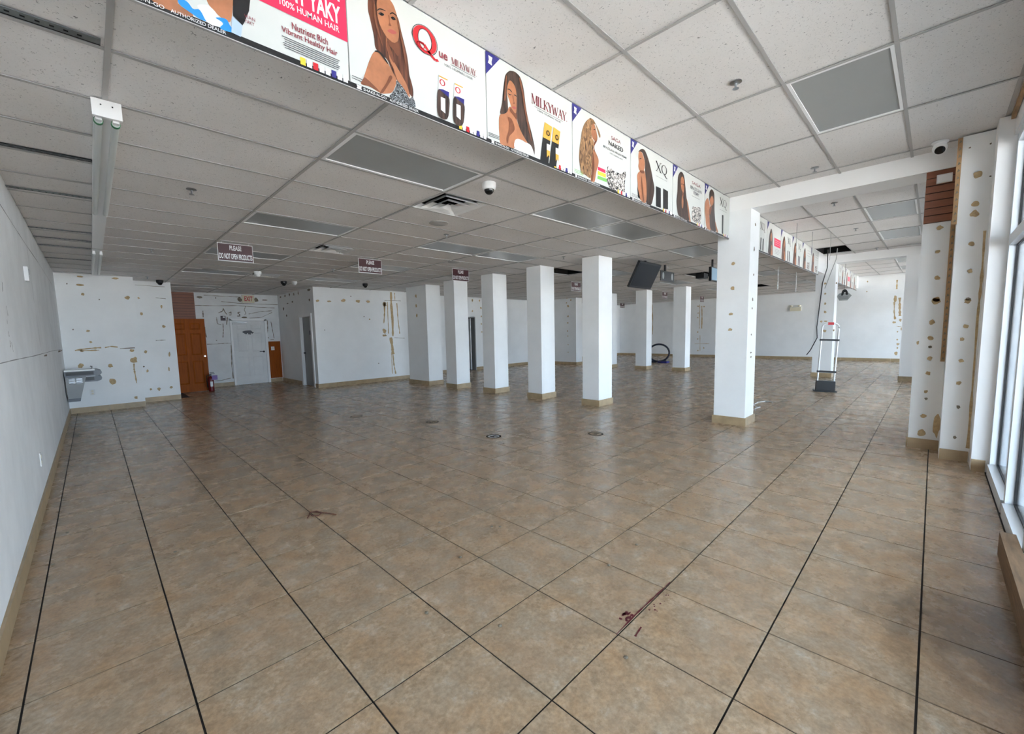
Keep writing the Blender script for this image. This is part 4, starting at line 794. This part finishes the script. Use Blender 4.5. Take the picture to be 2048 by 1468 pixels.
SM = [(6.62, 'XQ', m_hd, 'narrow looking poster just past the spotted column, showing a letter Q'), (7.575, '', m_hd, 'second row poster with dark haired woman and red square'), (8.53, 'XQ', m_hb, 'second row poster with auburn haired woman next to the red square'), (9.485, 'XQ', m_hb, 'second row poster, fourth past the spotted column'), (10.44, '', m_hd, 'second row poster, fifth past the spotted column'), (11.395, '', m_hb, 'second row poster ending at the dotted column'),
      (14.3, '', m_hb, 'distant third row poster nearest the dotted column'), (15.255, 'XQ', m_hd, 'distant third row poster, second past the dotted column'), (16.21, '', m_hd, 'distant third row poster, third past the dotted column'), (17.165, '', m_hb, 'distant third row poster with a red block'), (18.12, 'XQ', m_hd, 'distant third row poster, fifth past the dotted column'), (19.075, '', m_hd, 'distant third row poster nearest the end wall')]
for i, (x, tx, hm, lb) in enumerate(SM):
    r, P = poster(0, x, lb, True); redb = i in (1, 9)
    mb = MB(); flat(mb, [(0, 0), (1, 0), (1, .045), (0, .045)], P(1), 0); flat(mb, [(0, 1), (0, .75), (.13, 1)], P(1), 1); mb.build('bottom_band', [m_ink, m_navy], r)
    mb = MB(); flat(mb, smoothpts([(.22, .80), (.15, .62), (.12, .3), (.11, .06), (.30, .05), (.42, .06), (.40, .3), (.37, .62), (.30, .82)]), P(2), 0)
    flat(mb, smoothpts([(.23, .66), (.22, .54), (.26, .44), (.32, .52), (.32, .66), (.27, .72)]), P(3), 1); flat(mb, smoothpts([(.30, .34), (.36, .3), (.41, .06), (.28, .06)]), P(3), 1); mb.build('printed_figure', [hm, m_skin], r)
    t = MB()
    if redb: flat(t, [(.5, .36), (.98, .36), (.98, .62), (.5, .62)], P(2), 1); microtext(t, .55, .93, .40, .58, 3, P(3), 3); microtext(t, .55, .93, .12, .3, 4, P(3), 2)
    elif tx: serif(t, tx, .55, .85, .66, .86, P(2), 0, .12, .05); flat(t, [(.58, .06), (.64, .06), (.64, .42), (.58, .42)], P(2), 0); flat(t, [(.72, .06), (.78, .06), (.78, .42), (.72, .42)], P(2), 0)
    else: microtext(t, .55, .92, .55, .85, 3, P(2), 0); flat(t, [(.55, .06), (.85, .08), (.85, .36), (.55, .32)], P(2), 4)
    stuff(t.build('printed_lettering', [m_ink, m_pink, m_grey, m_print, m_zebra], r))
# ================================================================ HANGING SIGNS
SG = [(.20, 6.17, 'maroon hanging sign leftmost of the row, below the strip light side'), (2.31, 6.17, 'maroon hanging sign second from the left, in front of the storeroom wall'), (4.40, 6.17, 'maroon hanging sign third from the left, above a white column'), (8.60, 6.17, 'maroon hanging sign between two white columns, left of the television'), (14.28, 6.17, 'tiny far hanging sign below the television bracket'), (17.95, 6.17, 'tiny far hanging sign beside the large spotted column'), (18.6, 10.4, 'tiniest far hanging sign left of the distant columns')]
for n, (x, y, lb) in enumerate(SG):
    r = root('hanging_sign', lb, 'sign', (x+.225, y, 2.705), 'please do not open signs')
    BX(-.225, .225, 0, .008, -.125, .125).build('border', m_print, r); BX(-.217, .217, -.002, 0, .002, .117).build('upper_field', m_maroon, r); BX(-.217, .217, -.002, 0, -.117, .002).build('lower_field', m_maroon, r)
    mb = MB(); F = lambda u, v: (u, -.0035, v); text(mb, 'PLEASE', -.075, .075, .03, .098, F, 0, .02); text(mb, 'DO NOT OPEN PRODUCTS', -.208, .208, -.095, -.018, F, 0, .02); mb.build('lettering', m_print, r)
    for s in (-.17, .17): MB().tube([(s, .004, .12), (s, .004, H1-2.705+.005)], .004, 6).build('hook', m_print, r)
# ================================================================ TELEVISIONS
r = root('television', 'black flat television hanging tilted from the low ceiling', 'television', (7.07, 3.16, 2.80)); ang = math.radians(27)
def tl(u, v, d):                                   # the tilted plane of the screen
    return (u, -.10+v*math.sin(ang)+d*math.cos(ang)*1, -.0-v*math.cos(ang)+d*math.sin(ang))
MB().prism([(-.46, .02), (.46, .02), (.46, .56), (-.46, .56)], tl, 0, .05).build('case', m_black, r); MB().prism([(-.43, .05), (.43, .05), (.43, .52), (-.43, .52)], tl, -.003, 0).build('screen', m_screen, r)
MB().tube([(0, .05, H1-2.80+.005), (0, .06, -.2)], .03, 8).build('ceiling_pole', m_black, r)
r = root('tv_bracket', 'empty black television wall plate with oval holes on a ceiling pole', 'bracket', (7.98, 3.14, H1+.005))
MB().tube([(0, .06, 0), (0, .06, -.32)], .028, 8).build('pole', m_black, r); MB().tube([(0, .06, -.16), (-.12, .02, -.24)], .015, 6).build('brace', m_black, r); MB().tube([(.03, .06, -.01), (.12, .05, -.05), (.14, .05, -.01)], .01, 6).build('cable', m_print, r)
mb = MB().box(-.33, .33, 0, .015, -.36, -.145); mb.build('plate', m_black, r)
mb = MB()
for s in (-.22, .22): flat(mb, [(s+.045*math.cos(t*.5236), -.25+.075*math.sin(t*.5236)) for t in range(12)], lambda u, v: (u, -.002, v))
mb.build('oval_hole', m_diff, r)
r = root('television', 'pale blue edge of a monitor behind the large spotted column', 'television', (8.1, 2.2, 2.68)); BX(-.22, .25, 0, .05, -.28, .0).build('case', m_black, r); BX(-.20, .23, -.004, 0, -.26, -.02).build('screen', m_bluescreen, r); MB().tube([(.0, .06, 0), (0, .06, H1-2.68+.005)], .02, 6).build('ceiling_pole', m_black, r)
r = root('ceiling_speaker', 'black box speaker hanging by the dark ceiling slot', 'speaker', (9.95, 3.15, H1+.005)); BX(-.14, .14, -.1, .1, -.16, -.04).build('case', m_black, r); MB().tube([(0, 0, 0), (0, 0, -.05)], .02, 6).build('mount', m_black, r)
# ================================================================ THINGS AGAINST THE BACK WALLS
r = root('drinking_fountain', 'two level steel drinking fountain on the left wall near the back corner', 'fountain', (XL+.012, 10.55, 0))
def basin(y0, y1, zt, nm):
    pr = [(0, zt), (.44, zt), (.50, zt-.025), (.515, zt-.065), (.50, zt-.105), (.44, zt-.125), (0, zt-.125)]
    b = MB().prism(pr, lambda u, v, d: (u, d, v), y0, y1).build('basin', m_dull, r, smooth=False)
    BX(.02, .40, y0-.002, y0, zt-.10, zt-.035).build('side_trim', m_black, b); BX(.0, .42, y0-.004, y1, zt-.022, zt+.004).build('bright_rim', m_white, b)
    MB().tube([(.38, (y0+y1)/2, zt+.005), (.38, (y0+y1)/2, zt+.05), (.36, (y0+y1)/2, zt+.055)], .014, 8).build('bubbler', m_chrome, b, smooth=True)
basin(-.25, .12, .935, 'u'); basin(.16, .55, .80, 'l')
pr = [(0.005, .81), (.29, .81), (.19, .40), (.02, .40)]
b = MB().prism(pr, lambda u, v, d: (u, d, v), -.24, .10).build('cooler_body', m_doorgrey, r)
for u0 in (.05, .15):
    g = BX(u0, u0+.085, -.244, -.24, .68, .79).build('grille', m_black, b)
    for k in range(5): BX(u0, u0+.085, -.246, -.244, .69+k*.02, .698+k*.02).build('grille_bar', m_steel, g)
MB().prism([(.0, .40), (.19, .40), (.17, .30), (.0, .30)], lambda u, v, d: (u, d, v), .16, .5).build('lower_body', m_dull, r)
r = root('fire_extinguisher', 'red fire extinguisher standing on the floor beside the brown door', 'extinguisher', (1.13, 13.1, 0))
MB().lathe([(.06, 0), (.068, .01), (.07, .03), (.07, .34), (.055, .39), (.025, .42), (.022, .44)], n=20).build('cylinder', m_fire, r, smooth=True)
MB().box(-.02, .02, -.02, .02, .44, .48).box(-.02, .10, -.012, .012, .48, .50).box(-.02, .09, -.012, .012, .515, .53).build('valve_handle', m_black, r)
MB().tube([(-.02, 0, .46), (-.09, 0, .44), (-.095, 0, .3), (-.085, 0, .12)], .012, 8).build('hose', m_black, r, smooth=True); BX(.02, .15, -.075, -.072, .32, .45).build('inspection_tag', m_purple, r); BX(-.03, .03, -.074, -.069, .14, .28).build('label_plate', m_print, r)
r = root('exit_sign', 'cream exit sign with red letters high on the recessed back wall', 'sign', (2.49, 14.25, 2.70))
BX(-.17, .17, -.05, 0, -.12, .12).build('case', m_cream, r); mb = MB(); text(mb, 'EXIT', -.11, .12, -.07, .08, lambda u, v: (u, -.052, v), 0, .02); mb.build('lettering', m_red, r)
r = root('alarm_strobe', 'small dark red alarm box with white lens on the recessed back wall', 'alarm', (1.77, 14.25, 2.09)); BX(-.06, .06, -.04, 0, -.07, .07).build('case', m_maroon, r); BX(-.01, .04, -.05, -.04, .01, .06).build('lens', m_print, r)
r = root('door_closer', 'white door closer at the top of the white exit door', 'door closer', (2.12, 14.205, 1.92)); BX(-.13, .13, -.05, 0, -.03, .03).build('body', m_print, r); BX(-.02, .3, -.06, -.05, .04, .055).build('arm', m_steel, r)
r = root('wall_switch', 'white switch plate on the orange wood panel', 'switch', (3.10, 14.235, 1.11)); BX(-.05, .05, -.006, 0, -.06, .06).build('plate', m_print, r); BX(-.02, .02, -.012, -.006, -.03, .03).build('rocker', m_cream, r)
r = root('torn_sticker', 'torn grey and white sticker on the white exit door', 'sticker', (2.42, 14.204, 1.64)); mb = MB(); blob(mb, 0, 0, .17, .07, lambda u, v: (u, 0, v), 0)
for k in range(6): blob(mb, -.14+k*.055, -.06-.04*(k % 2), .02, .05, lambda u, v: (u, -.0006, v), 1)
mb.build('paper', [m_grey, m_print], r)
def outlet(x, y, z, ax, label):
    r = root('wall_outlet', label, 'outlet', (x, y, z)); q = MB()
    if ax == 'y': BX(-.04, .04, -.006, 0, -.06, .06).build('plate', m_print, r); BX(-.016, .016, -.009, -.006, .012, .042).build('socket', m_cream, r); BX(-.016, .016, -.009, -.006, -.042, -.012).build('socket', m_cream, r)
    else: BX(0, .006, -.04, .04, -.06, .06).build('plate', m_print, r); BX(.006, .009, -.016, .016, .012, .042).build('socket', m_cream, r); BX(.006, .009, -.016, .016, -.042, -.012).build('socket', m_cream, r)
outlet(-1.26, 11.25, .41, 'y', 'white wall outlet under the drinking fountain on the back wall'); outlet(XL, 4.68, .40, 'x', 'white wall outlet low on the left wall')
r = root('thermostat', 'small white thermostat high on the left wall', 'thermostat', (XL, 5.43, 2.16)); BX(0, .03, -.05, .05, -.07, .07).build('case', m_print, r); BX(.03, .033, -.03, .03, 0, .05).build('dial_window', m_doorgrey, r)
for y in (7.6, 3.2):
    r = root('emergency_light', 'tan emergency light on the end wall seen through the posters' if y < 5 else 'tan emergency light on the far back end wall between columns', 'light', (XE, y if y < 5 else 8.2, 2.15 if y < 5 else 2.6)); BX(-.08, 0, -.2, .2, -.08, .08).build('case', m_cream, r)
    for s in (-.24, .24): MB().lathe([(.05, 0), (.06, .05), (.04, .07)], (-.08, s*.6, .1), 12).build('lamp_head', m_cream, r, smooth=True)
r = root('junction_box', 'white box on the brown slat boards at the top of the window pier', 'box', (5.618, -.98, 3.015)); BX(-.03, 0, -.06, .06, -.045, .045).build('case', m_print, r); BX(-.034, -.03, -.05, .05, -.035, .035).build('cover', m_white, r)
# ================================================================ FREE STANDING THINGS
r = root('security_gate', 'white security gate with black crossbars and red handle before the dotted column', 'security gate', (10.24, .615, 0)); r.rotation_euler = (math.radians(2.0), 0, math.radians(18))
BX(-.09, .09, -.20, .20, 0, .03).build('foot', m_black, r); BX(-.06, .06, -.165, .165, .03, .24).build('base_box', m_black, r)
pts = [(0, -.145, .24), (0, -.145, 1.36)]+[(0, -.145+.085*(1-math.cos(t)), 1.40+.085*math.sin(t)) for t in (.2, .6, 1.0, 1.4)]+[(0, .145-.085*(1-math.cos(t)), 1.40+.085*math.sin(t)) for t in (1.4, 1.0, .6, .2)]+[(0, .145, 1.36), (0, .145, .24)]
MB().tube(pts, .016, 10).build('arch_frame', m_print, r, smooth=True)
for z in (1.13, .44): BX(-.022, .022, -.17, .17, z-.02, z+.02).build('crossbar', m_black, r)
BX(-.02, .02, -.05, .05, 1.455, 1.51).build('handle', m_red, r)
r = root('hose_ring', 'black ring of hose standing upright on the far floor', 'hose', (16.3, 7.22, 0)); n = 28
MB().tube([(.28*math.cos(2*math.pi*k/n)*.7, -.37*math.cos(2*math.pi*k/n), .42+.37*math.sin(2*math.pi*k/n)) for k in range(n+1)], .038, 8).build('upright_loop', m_hose, r, smooth=True)
MB().tube([(.05*math.cos(k*.7)-.1, -.35+.05*k, .045+.02*math.sin(k)) for k in range(14)], .045, 8).build('floor_loop', m_hose, r, smooth=True); BX(-.18, .1, -.42, -.05, 0, .07).build('hose_foot', m_navy, r)
tag(MB().tube([(6.96, 1.10, .008), (7.15, 1.16, .008), (7.37, 1.13, .008), (7.40, 1.22, .008), (7.6, 1.29, .008), (7.92, 1.30, .008), (8.11, 1.23, .008), (8.12, 1.15, .008), (8.01, 1.085, .008)], .008, 6).build('white_cable', m_print, smooth=True), 'white cable curled on the floor beside the large spotted column', 'cable')
tag(MB().tube([(12.1, .95, 3.305), (12.35, .98, 2.9), (13.38, 1.22, 2.6), (13.39, 1.26, 2.0), (13.39, 1.30, 1.4), (13.38, 1.28, 1.1), (13.36, 1.42, .75), (13.35, 1.5, .62)], .012, 6).build('black_cable', m_black, smooth=True), 'black cable hanging from the high ceiling down the dotted column', 'cable')
tag(MB().tube([(12.0, .75, 3.30), (12.1, .78, 3.05), (12.6, .95, 2.75), (13.3, 1.15, 2.45)], .008, 6).build('thin_cable', m_doorgrey, smooth=True), 'thin grey cable slanting from the open high ceiling bay', 'cable')
tag(MB().tube([(6.12, 1.02, 3.11), (6.2, .95, 3.2), (6.3, .85, 3.24), (6.5, .6, 3.26), (6.75, .4, 3.30)], .010, 6).build('loose_wire', m_black, smooth=True), 'loose black wire over the top of the large spotted column', 'wire')
def chain(x, y, z1, label):
    mb = MB(); z = H1
    while z > z1:
        mb.lathe([(.004, 0), (.012, -.010), (.012, -.02), (.004, -.03)], (x, y, z), 6); z -= .034
    tag(mb.build('hanging_chain', m_print), label, 'chain', 'white chains under the second posters')
chain(10.37, 1.6, 2.30, 'white hanging chain nearer the spotted column'); chain(12.2, 1.6, 2.36, 'white hanging chain nearer the dotted column')
def wire(x, y, z0, z1, lb): tag(MB().tube([(x, y, z0), (x, y, z1)], .004, 5).build('hanging_wire', m_doorgrey), lb, 'wire', 'thin wires from the high ceiling')
wire(8.2, .85, H2, 2.9, 'thin wire hanging over the second row posters, first one'); wire(9.3, .80, H2, 2.85, 'thin wire hanging over the second row posters, middle one'); wire(9.6, .55, H2, 2.75, 'thin wire hanging over the second row posters, last one')
r = root('hanging_emblem', 'far hanging black and white emblem with a hair silhouette', 'sign', (14.2, .84, 2.28)); mb = MB(); g = lambda u, v: (-.006, -u, v)
MB().prism([(-.16, -.02), (-.10, -.15), (.08, -.15), (.17, -.02), (.10, .06), (-.10, .06)], lambda u, v, d: (d, -u, v), 0, .012).build('plate', m_diff, r)
MB().prism(smoothpts([(-.06, .0), (-.04, .13), (.03, .16), (.075, .10), (.085, .01), (.04, .01), (.03, .08), (0, .07), (-.02, .0)], 3), lambda u, v, d: (d, -u, v), -.008, .004).build('hair_silhouette', m_ink, r)
microtext(mb, -.11, .10, -.12, -.02, 3, g, 0); mb.build('lettering', m_ink, r); MB().tube([(.004, 0, .14), (.004, 0, H2-2.28+.008)], .004, 5).build('hook', m_black, r)
# ---- floor stickers, spills and debris
for n, (x, y, lb) in enumerate(((2.77, 3.27, 'round black and white footprint sticker on the floor, clearest one'), (3.81, 2.27, 'round faded floor sticker right of the clearest one'), (2.77, 4.76, 'round floor sticker behind the clearest one'), (2.15, 6.25, 'pale floor sticker farthest back near the storeroom'))):
    r = root('floor_sticker', lb, 'sticker', (x, y, .0022), 'round floor stickers'); g = lambda u, v: (u, v, 0); mb = MB()
    flat(mb, [(.105*math.cos(t*.2618), .105*math.sin(t*.2618)) for t in range(24)], g, 0); mb.build('disc', m_base if n else m_print, r)
    mb = MB(); g = lambda u, v: (u, v, .0008); ring(mb, 0, 0, .108, .108, .020, .020, g, 0)
    if n < 3:
        ring(mb, 0, 0, .086, .086, .005, .005, g, 0)
        for s in (-.03, .03): blob(mb, s, 0, .022, .048, g, 0)
    mb.build('ring_print', m_decal if n == 0 else m_decal2, r)
mb = MB(); g = lambda u, v: (u, v, .0012)
smear(mb, .009, [(.50, 0.006), (.7, .010), (.9, .006), (1.09, .004)], g)
for k in range(9): blob(mb, .64+random.uniform(-.05, .05), .035+random.uniform(-.02, .025), random.uniform(.006, .02), random.uniform(.005, .012), g)
smear(mb, .012, [(.55, -.065), (.63, -.055)], g)
for k in range(10): blob(mb, random.uniform(.72, .98), random.uniform(-.06, -.02), random.uniform(.002, .008), random.uniform(.002, .006), g)
tag(stuff(mb.build('red_spill', m_wine)), 'dried wine red streak along a joint of the near floor tiles', 'stain')
tag(MB().tube([(.13, 2.36, .004), (.07, 2.47, .006), (.01, 2.55, .008), (-.02, 2.54, .010), (-.02, 2.48, .006), (.02, 2.45, .004), (.06, 2.48, .006), (.04, 2.54, .008), (0, 2.56, .006), (-.06, 2.47, .004)], .004, 5).build('hair_strand', m_strand, smooth=True), 'reddish brown loose strand of hair on the near floor', 'hair')
deb = MB()
for x, y in ((.42, 1.10), (.63, 1.62), (.86, 1.27), (.9, 1.22), (.15, .45), (-.05, .8), (1.0, .35), (.4, -.1), (1.35, .35), (2.6, 2.9), (-.9, 2.6), (-1.45, 3.6), (-1.5, 3.0)):
    deb.lathe([(.008, 0), (.012, .004), (.004, .008)], (x, y, 0), 5)
stuff(tag(deb.build('floor_debris', m_gluedark), 'tiny dark crumbs scattered over the near floor tiles', 'debris'))
